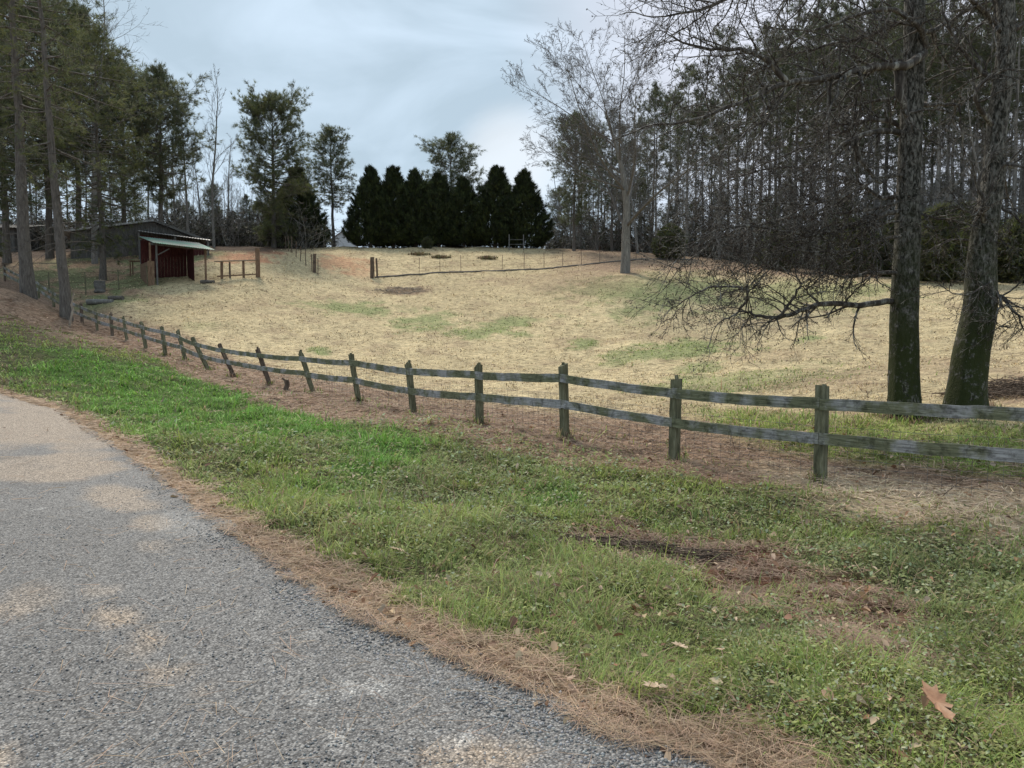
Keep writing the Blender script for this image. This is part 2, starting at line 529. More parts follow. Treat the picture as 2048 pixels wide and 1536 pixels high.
NEEDLE_COLS = [(.105, .125, .068), (.125, .145, .075), (.155, .17, .085), (.11, .12, .08), (.18, .185, .11)]
def make_pine_meshes(seed, H, r0, h0, spread, nl, tm, tl=.32, tw=.035, subs=7, cols=NEEDLE_COLS, prof=1.0, droop=.0, dead=14, barkm='pine_bark', lean=(0, 0), dens=1.0):
    rng = random.Random(seed); rs = np.random.RandomState(seed)
    T = Tubes()
    n = 14
    pts, rad = trunk_taper(rng, H, r0, n, lean)
    T.add(pts, rad, 9)
    def on(t):
        f = min(t * n, n - 1e-6); i = int(f); f -= i
        return tuple(pts[i][c] * (1 - f) + pts[i + 1][c] * f for c in range(3)), rad[i] * (1 - f) + rad[i + 1] * f
    tc_, td_ = [], []
    lob = [rng.uniform(.6, 1.15) for _ in range(7)]
    for i in range(nl):
        t = h0 + (1 - h0) * ((i + rng.random()) / nl) ** .92
        q, rr = on(t)
        s = (t - h0) / (1 - h0)
        L = spread * (math.sin(math.pi * min(1, .18 + .82 * (1 - s) ** prof) * .97) ** .75 * .85 + .12) * rng.uniform(.45, 1.15)
        L *= lob[int(s * 6.99)] * (.25 + .75 * min(1, (1 - s) * 3.2))
        L = max(L, .45)
        az = i * 2.4 + rng.uniform(-.6, .6)
        el = math.radians(-8 + 62 * s ** 1.3 + rng.uniform(-14, 14)) - droop * (1 - s)
        d = (math.cos(az) * math.cos(el), math.sin(az) * math.cos(el), math.sin(el))
        lp = [q]; ld = []
        m = 5
        for k in range(m):
            d = vnorm((d[0] + rng.gauss(0, .10), d[1] + rng.gauss(0, .10), d[2] + rng.gauss(0, .07) + .045 - droop * .08))
            lp.append(vadd(lp[-1], d, L / m)); ld.append(d)
        rl = min(rr * .45, .012 + .016 * L)
        T.add(lp, [max(.008, rl * (1 - k / (m + .5))) for k in range(m + 1)], 4)
        nsub = max(2, int(subs * L / spread * rng.uniform(.7, 1.3) + 1))
        for k in range(nsub):
            u = .3 + .7 * (k + rng.random()) / nsub
            f = min(u * m, m - 1e-6); ii = int(f); f -= ii
            b = tuple(lp[ii][c] * (1 - f) + lp[ii + 1][c] * f for c in range(3))
            sdv = perp_dir(rng, ld[ii], math.radians(rng.uniform(30, 65)))
            sl_ = L * rng.uniform(.12, .3) * (1.25 - .6 * u) + .15
            e = vadd(b, sdv, sl_); e = (e[0], e[1], e[2] + sl_ * .15)
            T.add([b, vadd(b, sdv, sl_ * .5), e], [.014, .011, .006], 3)
            nt2 = max(2, int(sl_ / .22 * dens))
            for w in range(nt2):
                g = .35 + .65 * (w + 1) / nt2
                tc_.append([b[c] * (1 - g) + e[c] * g + rng.gauss(0, .1) for c in range(3)])
                td_.append(vnorm((sdv[0], sdv[1], sdv[2] + .35)))
        for w in range(3):
            tc_.append([lp[-1][c] - ld[-1][c] * w * .18 + rng.gauss(0, .06) for c in range(3)]); td_.append(ld[-1])
    for i in range(5):
        tc_.append([pts[-1][0] + rng.gauss(0, .1), pts[-1][1] + rng.gauss(0, .1), pts[-1][2] - .15 * i]); td_.append((0, 0, 1))
    for i in range(dead):
        t = rng.uniform(.1, h0 + .08)
        q, rr = on(t)
        az = rng.uniform(0, 6.28); L = spread * rng.uniform(.15, .65)
        d = (math.cos(az), math.sin(az), rng.uniform(-.35, .25))
        lp = [q]
        for k in range(4):
            d = vnorm((d[0] + rng.gauss(0, .15), d[1] + rng.gauss(0, .15), d[2] + rng.gauss(0, .12) - .05))
            lp.append(vadd(lp[-1], d, L / 4))
            if k and rng.random() < .8:
                e = vadd(lp[-1], perp_dir(rng, d, .8), L * .3)
                T.add([lp[-1], e], [.009, .004], 3)
        T.add(lp, [.024, .02, .015, .011, .006], 3)
    tm_ = T.mesh('trunk', M[barkm])
    V, tr, col = tufts(rs, np.array(tc_), np.array(td_), tm, tl, tw, .62, cols)
    cm = mesh_np('crown', V, tr, None, M['needles'], col)
    return tm_, cm, H

def place(name, meshes, loc, rz=0, s=1.0, label=None, cat='tree', group=None, sz=None):
    root = empty(name, loc, rz, label, cat, group, s)
    if sz: root.scale = (s, s, sz)
    for nm, me in meshes:
        if me is not None: link(nm, me, root)
    return root

# ---- plain boxes and planks
class Mesh:
    def __init__(s): s.v = []; s.f = []
    def box(s, c, size, rz=0, taper=1.0):
        x, y, z = (v / 2 for v in size)
        o = len(s.v)
        cz, sz_ = math.cos(rz), math.sin(rz)
        for k, (dx, dy, dz) in enumerate([(-x, -y, -z), (x, -y, -z), (x, y, -z), (-x, y, -z), (-x, -y, z), (x, -y, z), (x, y, z), (-x, y, z)]):
            if k > 3: dx *= taper; dy *= taper
            s.v.append((c[0] + dx * cz - dy * sz_, c[1] + dx * sz_ + dy * cz, c[2] + dz))
        s.f += [tuple(o + i for i in q) for q in ((0, 3, 2, 1), (4, 5, 6, 7), (0, 1, 5, 4), (1, 2, 6, 5), (2, 3, 7, 6), (3, 0, 4, 7))]
        return s
    def plank(s, p0, p1, w, t, nseg=1, jit=0, rng=random, up=(0, 0, 1), sag=0):
        """board from p0 to p1: w along 'up', t across"""
        p0, p1 = Vector(p0), Vector(p1)
        d = (p1 - p0).normalized()
        u = Vector(up); u = (u - d * u.dot(d))
        if u.length < 1e-3: u = Vector((0, 1, 0)); u = u - d * u.dot(d)
        u.normalize()
        q = d.cross(u)
        o = len(s.v)
        for i in range(nseg + 1):
            k = i / nseg
            c = p0.lerp(p1, k) + u * (rng.gauss(0, jit) - sag * 4 * k * (1 - k)) + q * rng.gauss(0, jit * .5)
            ww = w * (1 + rng.gauss(0, jit * 2)) / 2
            for a, b in ((-1, -1), (1, -1), (1, 1), (-1, 1)):
                s.v.append(tuple(c + u * (a * ww) + q * (b * t / 2)))
        for i in range(nseg):
            a = o + i * 4
            for j in range(4):
                k = (j + 1) % 4
                s.f.append((a + j, a + k, a + 4 + k, a + 4 + j))
        s.f.append((o + 3, o + 2, o + 1, o)); e = o + nseg * 4
        s.f.append((e, e + 1, e + 2, e + 3))
        return s
    def build(s, name, mat, parent=None, smooth_=False):
        me = bpy.data.meshes.new(name)
        me.from_pydata(s.v, [], s.f)
        me.materials.append(mat)
        if smooth_:
            for p in me.polygons: p.use_smooth = True
        me.update()
        return link(name, me, parent)
def rel(root, p):
    return (p[0] - root.location[0], p[1] - root.location[1], p[2] - root.location[2])

# ------------------------------------------------------------------ ground colours (what grows or lies where)
GREEN = np.array((.17, .215, .058)); BRIGHT = np.array((.13, .255, .05)); DARKG = np.array((.10, .12, .055)); PALEG = np.array((.36, .40, .17))
TAN = np.array((.50, .41, .255)); STRAW = np.array((.34, .245, .17)); LITTER = np.array((.24, .165, .122)); BROWN = np.array((.115, .06, .042))
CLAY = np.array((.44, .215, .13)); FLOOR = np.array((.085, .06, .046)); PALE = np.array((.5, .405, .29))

def blob_world(px, py, rx, ry):
    x, y = ground_hit(px, py)
    x1, y1 = ground_hit(px, py - ry)
    x2, y2 = ground_hit(px, py + ry)
    return x, y, rx * y / F, max(.03, min(abs(y1 - y2) / 2, rx * y / F * 6)), (x1 - x2) / (abs(y1 - y2) + 1e-6)
def blobs(x, y, lst, soft=.5):
    m = np.zeros(x.shape)
    w = (fbm(x + 3, y + 8, .9, 3) - .5) * 1.5 + (fbm(x, y, 3.2, 3) - .5) * .8
    for b in lst:
        cx, cy, rx, ry, sk = blob_world(*b[:4])
        d = np.sqrt(((x - cx - (y - cy) * sk) / rx) ** 2 + ((y - cy) / ry) ** 2)
        m = np.maximum(m, (b[4] if len(b) > 4 else 1) * (1 - smooth(1 - soft, 1 + soft, d + w * (1.25 if max(rx, ry) > .6 else .7))))
    return m
B_BRIGHT = [(200, 760, 160, 26), (340, 800, 150, 34), (500, 840, 140, 34), (520, 900, 90, 22, .7), (260, 745, 180, 22), (420, 790, 130, 30), (600, 855, 130, 30), (720, 900, 60, 18), (760, 915, 110, 36), (1120, 995, 80, 30, .8), (260, 860, 60, 30, .7), (560, 830, 70, 25),
            (430, 850, 90, 25), (640, 980, 60, 20, .5), (740, 1060, 60, 25, .35), (330, 820, 90, 25, .9), (150, 720, 100, 12, .7)]
B_FGREEN = [(700, 618, 90, 12), (850, 645, 60, 16), (970, 665, 70, 12), (1030, 648, 35, 10), (1350, 700, 110, 22), (1240, 715, 40, 14, .8), (1350, 580, 150, 35, .9), (1600, 590, 190, 26, .75), (1230, 570, 90, 14, .8),
            (1170, 690, 30, 12), (220, 600, 60, 14, .9), (640, 700, 20, 8), (1620, 680, 30, 8), (1400, 740, 60, 14, .7), (400, 655, 50, 8, .3), (1500, 760, 200, 20, .7)]
B_CLAY = [(690, 529, 46, 15, .75), (490, 512, 50, 8, 1.2), (520, 503, 40, 5, 1.0), (725, 543, 26, 9, .5), (455, 524, 30, 4, .8)]
B_BROWN = [(1250, 1090, 110, 40), (1480, 1150, 110, 34), (1640, 1190, 110, 34), (1760, 1240, 90, 44), (1700, 1300, 70, 24, .8), (1800, 1340, 70, 24, .8), (1450, 960, 90, 14, .6), (1330, 1105, 170, 34), (1560, 1160, 70, 24), (1700, 1240, 60, 24), (1330, 1105, 150, 26), (1200, 1085, 60, 18), (1500, 1170, 110, 28), (1480, 1200, 70, 22), (1730, 1215, 80, 36), (1640, 1180, 60, 20, .7), (1800, 1330, 80, 20, .7), (1640, 1225, 80, 14, .8), (1240, 1060, 40, 12)]
B_DARK = [(1000, 960, 180, 60, .5), (640, 905, 60, 16, .9), (860, 990, 100, 30, .7), (1050, 1070, 90, 30, .7), (900, 1010, 90, 26, .7), (1850, 1160, 280, 110, .9), (1500, 1040, 160, 50, .7), (1600, 1260, 200, 50, .75),
          (1800, 1300, 220, 60, .6), (1300, 1150, 90, 22, .6), (1950, 1250, 130, 70, .9), (1050, 930, 120, 26, .6), (470, 780, 60, 8, .4)]
B_LITTER = [(800, 581, 55, 7, 1), (1650, 760, 150, 22, .6), (1830, 735, 220, 20, .5), (1180, 565, 110, 16, .5), (1100, 555, 120, 10, .5), (2040, 775, 70, 22, 1.0), (250, 590, 60, 8, .8), (1330, 560, 50, 10, .5), (1560, 715, 50, 12, .4)]
def zones(x, y):
    x = np.asarray(x, float); y = np.asarray(y, float)
    dr = sdist(x, y, ROAD_EDGE)
    df = sdist(x, y, FENCE)          # field side positive
    n1 = fbm(x, y, .8, 4); n2 = fbm(x + 40, y, 3.0, 3); n3 = fbm(x, y + 70, .22, 3)
    Z = {}
    Z['dr'], Z['df'] = dr, df
    Z['field'] = smooth(0.8, 2.4, df + (n1 - .5) * 2.2)
    Z['bright'] = blobs(x, y, B_BRIGHT)
    Z['fgreen'] = blobs(x, y, B_FGREEN)
    Z['clay'] = blobs(x, y, B_CLAY, .4)
    Z['brown'] = blobs(x, y, B_BROWN)
    Z['dark'] = blobs(x, y, B_DARK)
    Z['litter'] = blobs(x, y, B_LITTER)
    # straw band at the foot of the board fence, wider in the middle, and the shoulder of the road
    wband = .55 + .8 * smooth(12, 20, y) * (1 - smooth(24, 34, y)) + .9 * smooth(8.5, 13, y) * (1 - smooth(16, 22, y))
    Z['fband'] = (smooth(-wband - .5, -wband + .2, df + (n1 - .5) * .9)) * (1 - smooth(1.6, 3.4, df + (n1 - .5) * 1.4)) * (1 - .35 * smooth(4, 5.5, x) * smooth(.9, 1.3, df))
    Z['left'] = smooth(26, 33, y) * (1 - smooth(-17.5, -13.5, x + (n1 - .5) * 4)) * (1 - smooth(.0, .8, df))
    w = .24 + .16 * n1 + .06 * (1 - smooth(3, 6, y)) + .10 * smooth(6, 12, y)
    Z['shoulder'] = (1 - smooth(w * .6, w * 1.15, dr + (n2 - .5) * .5))
    # woodland floor
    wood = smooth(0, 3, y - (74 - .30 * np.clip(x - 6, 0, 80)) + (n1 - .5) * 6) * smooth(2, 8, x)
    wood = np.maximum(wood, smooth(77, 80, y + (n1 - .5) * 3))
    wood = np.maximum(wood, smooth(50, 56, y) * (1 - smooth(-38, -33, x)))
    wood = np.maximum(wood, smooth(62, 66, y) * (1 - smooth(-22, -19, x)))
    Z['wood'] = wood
    Z['pale'] = smooth(-2.2, -1.4, df + (n1 - .5) * .8) * (1 - smooth(.2, .9, df)) * smooth(2.9, 4.2, x)
    Z['edgebrown'] = smooth(53, 60, y + (n1 - .5) * 5 + .16 * np.clip(x - 4, 0, 60)) * smooth(1, 8, x)
    return Z, n1, n2, n3
def ground_colour(x, y):
    Z, n1, n2, n3 = zones(x, y)
    def mx(a, b, f): return a * (1 - f[..., None]) + b * f[..., None]
    c = np.ones(x.shape + (3,)) * np.array((.075, .078, .036))  # dark soil under the verge grass, with shade among the blades painted in
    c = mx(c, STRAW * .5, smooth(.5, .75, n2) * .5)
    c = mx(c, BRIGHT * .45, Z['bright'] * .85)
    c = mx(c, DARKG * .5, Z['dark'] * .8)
    c = mx(c, BROWN, Z['brown'] * .95)
    tan = TAN * (1 + (n2 - .5)[..., None] * .45) * (.9 + .35 * (n3 - .3)[..., None])
    tan = mx(tan, STRAW * .8, smooth(.52, .75, n1) * .45)
    c = mx(c, tan, Z['field'])
    c = mx(c, np.array((.19, .24, .10)), Z['fgreen'] * Z['field'] * .75)
    c = mx(c, LITTER * 1.15, Z['fband'] * .92)
    c = mx(c, PALE * .9, Z['pale'] * .8)
    gb = smooth(.9, 1.5, Z['df']) * (1 - smooth(3.4, 4.8, Z['df'])) * smooth(3.2, 4.8, x) * (1 - smooth(14, 18, x))
    c = mx(c, GREEN * 1.1, gb * .85)
    c = mx(c, LITTER, Z['litter'] * .8)
    c = mx(c, LITTER * 1.1, Z['left'] * smooth(.35, .55, n1 + .12) * .9)
    c = mx(c, CLAY, np.clip(Z['clay'], 0, 1) * .85)
    c = mx(c, LITTER * 1.05, Z['edgebrown'] * .85)
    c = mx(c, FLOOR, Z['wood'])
    c = mx(c, STRAW * 1.12, Z['shoulder'] * .95)
    # farm yard left of the shelter: grey green grass and dirt
    yard = smooth(40, 44, y) * (1 - smooth(-24.5, -22.5, x)) * smooth(.2, 1.2, Z['df']) * (1 - Z['wood'])
    yc = mx(np.ones(x.shape + (3,)) * np.array((.15, .17, .085)), np.array((.30, .2, .14)), smooth(.45, .6, n1))
    c = mx(c, yc, yard * .85)
    return c, Z, n1, n2, n3

# ------------------------------------------------------------------ ground sheet
ang = np.concatenate([np.linspace(-180, -60, 41)[:-1], np.linspace(-60, 60, 760), np.linspace(60, 180, 41)[1:-1]])
ang = np.radians(ang)
rad_ = np.concatenate([[.3, .7], np.exp(np.linspace(math.log(1.2), math.log(110), 430)), np.exp(np.linspace(math.log(112), math.log(1500), 40))])
AA, RR = np.meshgrid(ang, rad_)
GX, GY = RR * np.sin(AA), RR * np.cos(AA)
GZ = height(GX, GY)
GZ = np.where(RR > 430, GZ * np.clip(1 - (RR - 430) / 200, 0, 1), GZ)
nr, na = AA.shape
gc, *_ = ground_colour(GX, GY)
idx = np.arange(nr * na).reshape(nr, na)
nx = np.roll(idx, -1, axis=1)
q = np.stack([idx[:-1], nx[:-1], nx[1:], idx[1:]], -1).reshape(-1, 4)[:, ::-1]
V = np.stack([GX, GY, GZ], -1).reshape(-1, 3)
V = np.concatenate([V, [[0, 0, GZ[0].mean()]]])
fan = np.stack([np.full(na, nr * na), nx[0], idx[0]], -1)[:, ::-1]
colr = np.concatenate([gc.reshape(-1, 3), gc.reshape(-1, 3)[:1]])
m, t, b, o = new_mat('ground')
a = t.nodes.new('ShaderNodeAttribute'); a.attribute_name = 'Col'
v = coords(t)
n1_ = noise_n(t, v, 14, 8, .75)
n2_ = noise_n(t, v, 1.7, 5, .65)
vs = coords(t, (1.0, 2.2, 1))
n4_ = noise_n(t, vs, 3.2, 5, .7, .4)
r1 = ramp(t, n1_.outputs['Fac'], [(.32, (.42, .38, .34)), (.5, (.98, .98, .98)), (.68, (1.5, 1.46, 1.38))])
r2 = ramp(t, n4_.outputs['Fac'], [(.38, (.42, .38, .32)), (.46, (.9, .9, .9)), (.62, (1.3, 1.28, 1.2))])
c1 = mixc(t, 'MULTIPLY', 1.0, a.outputs['Color'], r1.outputs[0])
c1 = mixc(t, 'MULTIPLY', .9, c1, r2.outputs[0])
t.links.new(c1, b.inputs['Base Color'])
b.inputs['Roughness'].default_value = .95
b.inputs['Specular IOR Level'].default_value = .1
bump(t, b, n1_.outputs['Fac'], .8, .05)
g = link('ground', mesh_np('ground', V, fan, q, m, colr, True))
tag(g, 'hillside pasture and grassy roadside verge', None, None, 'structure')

# ------------------------------------------------------------------ road
def offset_poly(poly, d):
    out_ = []
    P = np.array(poly)
    T = np.gradient(P, axis=0); T /= np.linalg.norm(T, axis=1, keepdims=True)
    return P + np.stack([-T[:, 1], T[:, 0]], 1) * d
def resample(poly, step):
    P = np.array(poly); s = np.concatenate([[0], np.cumsum(np.linalg.norm(np.diff(P, axis=0), axis=1))])
    q_ = np.arange(0, s[-1], step)
    # smooth the corners a little
    x_ = np.interp(q_, s, P[:, 0]); y_ = np.interp(q_, s, P[:, 1])
    k = np.ones(9) / 9
    xs = np.convolve(np.pad(x_, 4, 'edge'), k, 'valid'); ys = np.convolve(np.pad(y_, 4, 'edge'), k, 'valid')
    return np.stack([xs, ys], 1)
re = resample(ROAD_EDGE, .08)[:900]
Tn = np.gradient(re, axis=0); Tn /= np.linalg.norm(Tn, axis=1, keepdims=True)
Nn = np.stack([-Tn[:, 1], Tn[:, 0]], 1)
rag = (fbm(re[:, 0], re[:, 1], 1.6, 4) - .5) * .26 + (fbm(re[:, 0] + 5, re[:, 1], 7, 2) - .5) * .1
us = np.concatenate([[-.07, -.05], np.linspace(.0, 6.2, 67)])
RP = re[:, None, :] + Nn[:, None, :] * (us[None, :, None] - rag[:, None, None] * np.exp(-np.clip(us, 0, 9) / .5)[None, :, None])
RZ = height0(RP[..., 0], RP[..., 1]) + .006
RZ[:, 0] -= .05
RZ += .02 * (1 - np.exp(-us / 1.5))[None, :]
RZ += (fbm(RP[..., 0], RP[..., 1], 1.1, 3) - .5) * .012
sx, sy = RP[..., 0], RP[..., 1]
B_SAND = [(40, 800, 80, 30, 1), (60, 840, 110, 46, 1), (150, 925, 90, 36, 1), (230, 990, 60, 22, .9), (300, 1050, 34, 14, .8), (60, 930, 120, 26, .8), (225, 1240, 50, 20, 1), (20, 1230, 60, 18, .7), (290, 1290, 30, 30, .8), (335, 1355, 50, 18, .9), (395, 1392, 20, 10, .8), (20, 850, 160, 40, 1), (250, 1010, 60, 12, .8),
          (950, 1515, 100, 28, 1), (20, 1520, 40, 28, 1), (200, 1190, 45, 12, .5), (60, 1200, 70, 30, .5), (515, 1495, 15, 7, .8), (0, 940, 120, 24, .9), (150, 880, 60, 40, .8), (310, 1095, 30, 10, .4)]
B_WHITE = [(725, 1383, 46, 8, 1), (650, 1410, 14, 5, .8), (665, 1490, 14, 14, .8), (610, 1410, 22, 4, .6), (325, 1140, 16, 2, .9), (940, 1490, 60, 8, .9), (880, 1505, 30, 6, .7), (85, 1022, 12, 2, .8), (520, 1240, 14, 4, .5), (610, 1278, 30, 5, .4), (400, 1050, 80, 24, .35)]
sand = blobs(sx, sy, B_SAND, .35)
white = blobs(sx, sy, B_WHITE, .25)
rc = np.ones(sx.shape + (3,)) * np.array((.232, .225, .218))
rc *= (.86 + .3 * fbm(sx, sy, .7, 3))[..., None]
rc *= (1 - .10 * np.exp(-((us - 1.4) / .5) ** 2))[None, :, None]
rc = rc * (1 - sand[..., None] * .85) + np.array((.42, .34, .265)) * sand[..., None] * .85
rc = rc * (1 - white[..., None] * .8) + np.array((.48, .47, .45)) * white[..., None] * .8
nR, nU = sx.shape
idx = np.arange(nR * nU).reshape(nR, nU)
q = np.stack([idx[:-1, :-1], idx[:-1, 1:], idx[1:, 1:], idx[1:, :-1]], -1).reshape(-1, 4)[:, ::-1]
m, t, b, o = new_mat('worn_chip_seal')
a = t.nodes.new('ShaderNodeAttribute'); a.attribute_name = 'Col'
v = coords(t)
vo = t.nodes.new('ShaderNodeTexVoronoi'); vo.inputs['Scale'].default_value = 95; t.links.new(v, vo.inputs['Vector'])
vo2 = t.nodes.new('ShaderNodeTexVoronoi'); vo2.inputs['Scale'].default_value = 150; t.links.new(v, vo2.inputs['Vector'])
bw = t.nodes.new('ShaderNodeRGBToBW'); t.links.new(vo.outputs['Color'], bw.inputs[0])
rr_ = ramp(t, bw.outputs[0], [(.15, (.35, .35, .36)), (.45, (.85, .85, .86)), (.62, (1.15, 1.14, 1.12)), (.85, (1.7, 1.69, 1.66))])
re_ = ramp(t, vo.outputs['Distance'], [(.35, (1, 1, 1)), (.75, (.45, .45, .45))])
n_ = noise_n(t, v, 30, 6, .8)
rn = ramp(t, n_.outputs['Fac'], [(.33, (.6, .6, .6)), (.5, (1, 1, 1)), (.68, (1.35, 1.35, 1.35))])
c1 = mixc(t, 'MULTIPLY', .85, a.outputs['Color'], rr_.outputs[0])
c1 = mixc(t, 'MULTIPLY', .9, c1, re_.outputs[0])
c1 = mixc(t, 'MULTIPLY', .9, c1, rn.outputs[0])
t.links.new(c1, b.inputs['Base Color'])
b.inputs['Roughness'].default_value = .8
inv = t.nodes.new('ShaderNodeMath'); inv.operation = 'SUBTRACT'; inv.inputs[0].default_value = 1; t.links.new(vo.outputs['Distance'], inv.inputs[1])
bump(t, b, inv.outputs[0], .8, .008)
road = link('road', mesh_np('road', np.stack([sx, sy, RZ], -1).reshape(-1, 3), None, q, m, rc.reshape(-1, 3), True))
tag(road, 'worn grey chip-seal road with washed sand patches', None, None, 'structure')

# ------------------------------------------------------------------ grass, weeds, straw
def polar(rs, N_, r0, r1, half=50, power=0.0):
    u = rs.rand(N_)
    if power == 0: r = r0 * (r1 / r0) ** u
    else: r = (r0 ** power + u * (r1 ** power - r0 ** power)) ** (1 / power)
    a_ = np.radians(rs.uniform(-half, half, N_))
    return r * np.sin(a_), r * np.cos(a_), r
def blades(rs, x, y, z, h, w, az, lean, col, curl=.5, seg=2):
    n = len(x)
    dx, dy = np.cos(az), np.sin(az)
    px_, py_ = -dy, dx
    base = np.stack([x, y, z - .01], 1)
    out_v = []
    s = np.stack([px_, py_, np.zeros(n)], 1) * (w / 2)[:, None]
    def pt(k):
        hor = h * lean * (k * (1 - curl) + k * k * curl)
        up = h * k * np.sqrt(np.clip(1 - (lean * .75 * k) ** 2, .05, 1))
        return base + np.stack([dx * hor, dy * hor, up], 1)
    if seg == 2:
        m_ = pt(.55); tp = pt(1.0)
        V_ = np.stack([base - s, base + s, m_ + s * .75, m_ - s * .75, tp], 1).reshape(-1, 3)
        o_ = np.arange(n)[:, None] * 5
        Q_ = o_ + np.array([[0, 1, 2, 3]]); T_ = o_ + np.array([[3, 2, 4]])
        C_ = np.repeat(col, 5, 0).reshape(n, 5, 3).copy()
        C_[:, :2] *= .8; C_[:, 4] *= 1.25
        return V_, T_, Q_, C_.reshape(-1, 3)
    tp = pt(1.0)
    V_ = np.stack([base - s, base + s, tp], 1).reshape(-1, 3)
    T_ = np.arange(n * 3).reshape(-1, 3)
    C_ = np.repeat(col, 3, 0)
    return V_, T_, None, C_
def colmix(rs, base, var=.25, hue=.08):
    n = len(base)
    return np.clip(base * rs.uniform(1 - var, 1 + var, (n, 1)) * rs.uniform(1 - hue, 1 + hue, (n, 3)), 0.01, 1)

rs = np.random.RandomState(3)
# verge grass
x, y, r = polar(rs, 460000, 2.1, 42)
Z, n1, n2, n3 = zones(x, y)
clump = fbm(x, y, 2.2, 3); fine = fbm(x + 11, y, 9, 2)
keep = (Z['dr'] > .22) & (Z['wood'] < .4)
gb = smooth(.9, 1.5, Z['df']) * (1 - smooth(3.4, 4.8, Z['df'])) * smooth(3.2, 4.8, x)
pgrass = (1 - .8 * Z['pale']) * (1 - .93 * Z['shoulder']) * (1 - .93 * Z['fband'] * (1 - gb)) * (1 - .9 * Z['brown']) * (1 - .45 * Z['dark']) * (1 - .9 * Z['left'] * smooth(.35, .55, n1 + .1))
pgrass *= np.where(Z['df'] > .8, np.maximum(gb, .9 * Z['fgreen'] * .25), 1) * (.35 + 1.1 * smooth(.32, .6, fine))
keep &= rs.rand(len(x)) < pgrass
x, y, r, clump, fine, n1, n2 = (q_[keep] for q_ in (x, y, r, clump, fine, n1, n2))
Zk = {k: v_[keep] for k, v_ in Z.items()}
n = len(x)
base = np.ones((n, 3)) * (GREEN * 1.75)
base = base * (1 - (smooth(.4, .7, n1) * .5)[:, None]) + PALEG * (smooth(.4, .7, n1) * .5)[:, None]
base = base * (1 - Zk['bright'][:, None] * .9) + BRIGHT * 1.4 * Zk['bright'][:, None] * .9
base = base * (1 - Zk['dark'][:, None] * .6) + DARKG * 1.4 * Zk['dark'][:, None] * .6
dead = rs.rand(n) < (.09 + .14 * smooth(.5, .7, n2))
dead &= ~(rs.rand(n) < Zk['bright'] * .8)
base[dead] = STRAW * 1.15
col_ = colmix(rs, base, .35, .1)
h = (.03 + .15 * smooth(.3, .75, clump) * rs.rand(n) ** .7 + .03 * rs.rand(n) + .05 * Zk['bright'] * clump)
longb = rs.rand(n) < .08
h[longb] *= 2.0
w = np.maximum(.0042, .0011 * r) * rs.uniform(.6, 1.6, n)
az = rs.uniform(0, 6.283, n) + 0
az = np.where(rs.rand(n) < .5, (fbm(x, y + 50, 1.6, 2) * 12) % 6.283 + rs.normal(0, .5, n), az)
lean = rs.uniform(.3, 1.6, n)
z = height(x, y)
V_, T_, Q_, C_ = blades(rs, x, y, z, h, w, az, lean, col_)
o = link('grass', mesh_np('grass', V_, T_, Q_, M['grass'], C_))
tag(o, 'short uneven winter grass covering the verge between road and board fence', 'grass', None, 'stuff')

px_, py_ = [], []
for bx_, by_, Y_, _, _ in POSTS[:12]:
    w_ = at(bx_, by_, Y_); m_ = 46
    px_ += list(w_[0] + rs.normal(0, .11, m_)); py_ += list(w_[1] + rs.normal(0, .11, m_))
for bx_, by_, Y_, R_ in ((1810, 828, 13.3, .36), (1930, 826, 13.0, .45)):
    w_ = at(bx_, by_, Y_); a_ = rs.uniform(0, 6.283, 420); q_ = R_ + np.abs(rs.normal(0, .13, 420))
    px_ += list(w_[0] + q_ * np.cos(a_)); py_ += list(w_[1] + q_ * np.sin(a_))
x, y = np.array(px_), np.array(py_); n = len(x); r = np.hypot(x, y)
base = np.where(rs.rand(n, 1) < .5, STRAW * 1.1, GREEN * 1.3)
V_, T_, Q_, C_ = blades(rs, x, y, height(x, y), rs.uniform(.07, .24, n), .0013 * r, rs.uniform(0, 6.283, n), rs.uniform(.2, 1.2, n), colmix(rs, base, .3, .08))
o = link('uncut_grass', mesh_np('uncut_grass', V_, T_, Q_, M['grass'], C_))
tag(o, 'taller uncut grass tufts around the fence posts and oak bases', 'grass', None, 'stuff')

# small broad leaved weeds
x, y, r = polar(rs, 150000, 2.1, 16)
Z, n1, n2, n3 = zones(x, y)
pat = fbm(x, y, 1.4, 3)
p = (.22 + .8 * smooth(.48, .62, pat) + .9 * Z['dark']) * (1 - .9 * Z['pale']) * (Z['df'] < -.5) * (Z['dr'] > .35) * (1 - .9 * Z['brown']) * (1 - .9 * Z['shoulder']) * (1 - .7 * Z['bright'])
k = rs.rand(len(x)) < p
x, y, r = x[k], y[k], r[k]
Zd = Z['dark'][k]
n = len(x)
ht = rs.uniform(.01, .11, n) * (.4 + 1.2 * fbm(x, y, 2.5, 2))
s = np.maximum(.008, .0021 * r) * rs.uniform(.6, 1.7, n)
az = rs.uniform(0, 6.283, n); tilt = rs.uniform(-.5, .9, n)
d1 = np.stack([np.cos(az) * np.cos(tilt), np.sin(az) * np.cos(tilt), np.sin(tilt)], 1)
d2 = np.stack([-np.sin(az), np.cos(az), rs.uniform(-.4, .4, n)], 1)
c0 = np.stack([x, y, height(x, y) + ht], 1)
V_ = np.stack([c0 - d1 * s[:, None], c0 + d2 * s[:, None] * .62 + d1 * s[:, None] * .1, c0 + d1 * s[:, None] * 1.1, c0 - d2 * s[:, None] * .62 + d1 * s[:, None] * .1], 1).reshape(-1, 3)
Q_ = np.arange(n * 4).reshape(-1, 4)
base = np.ones((n, 3)) * np.array((.28, .305, .12)); base = base * (1 - Zd[:, None] * .45) + np.array((.15, .18, .10)) * Zd[:, None] * .45
pl = rs.rand(n) < .2; base[pl] = (.34, .38, .24)
C_ = np.repeat(colmix(rs, base, .4, .1), 4, 0)
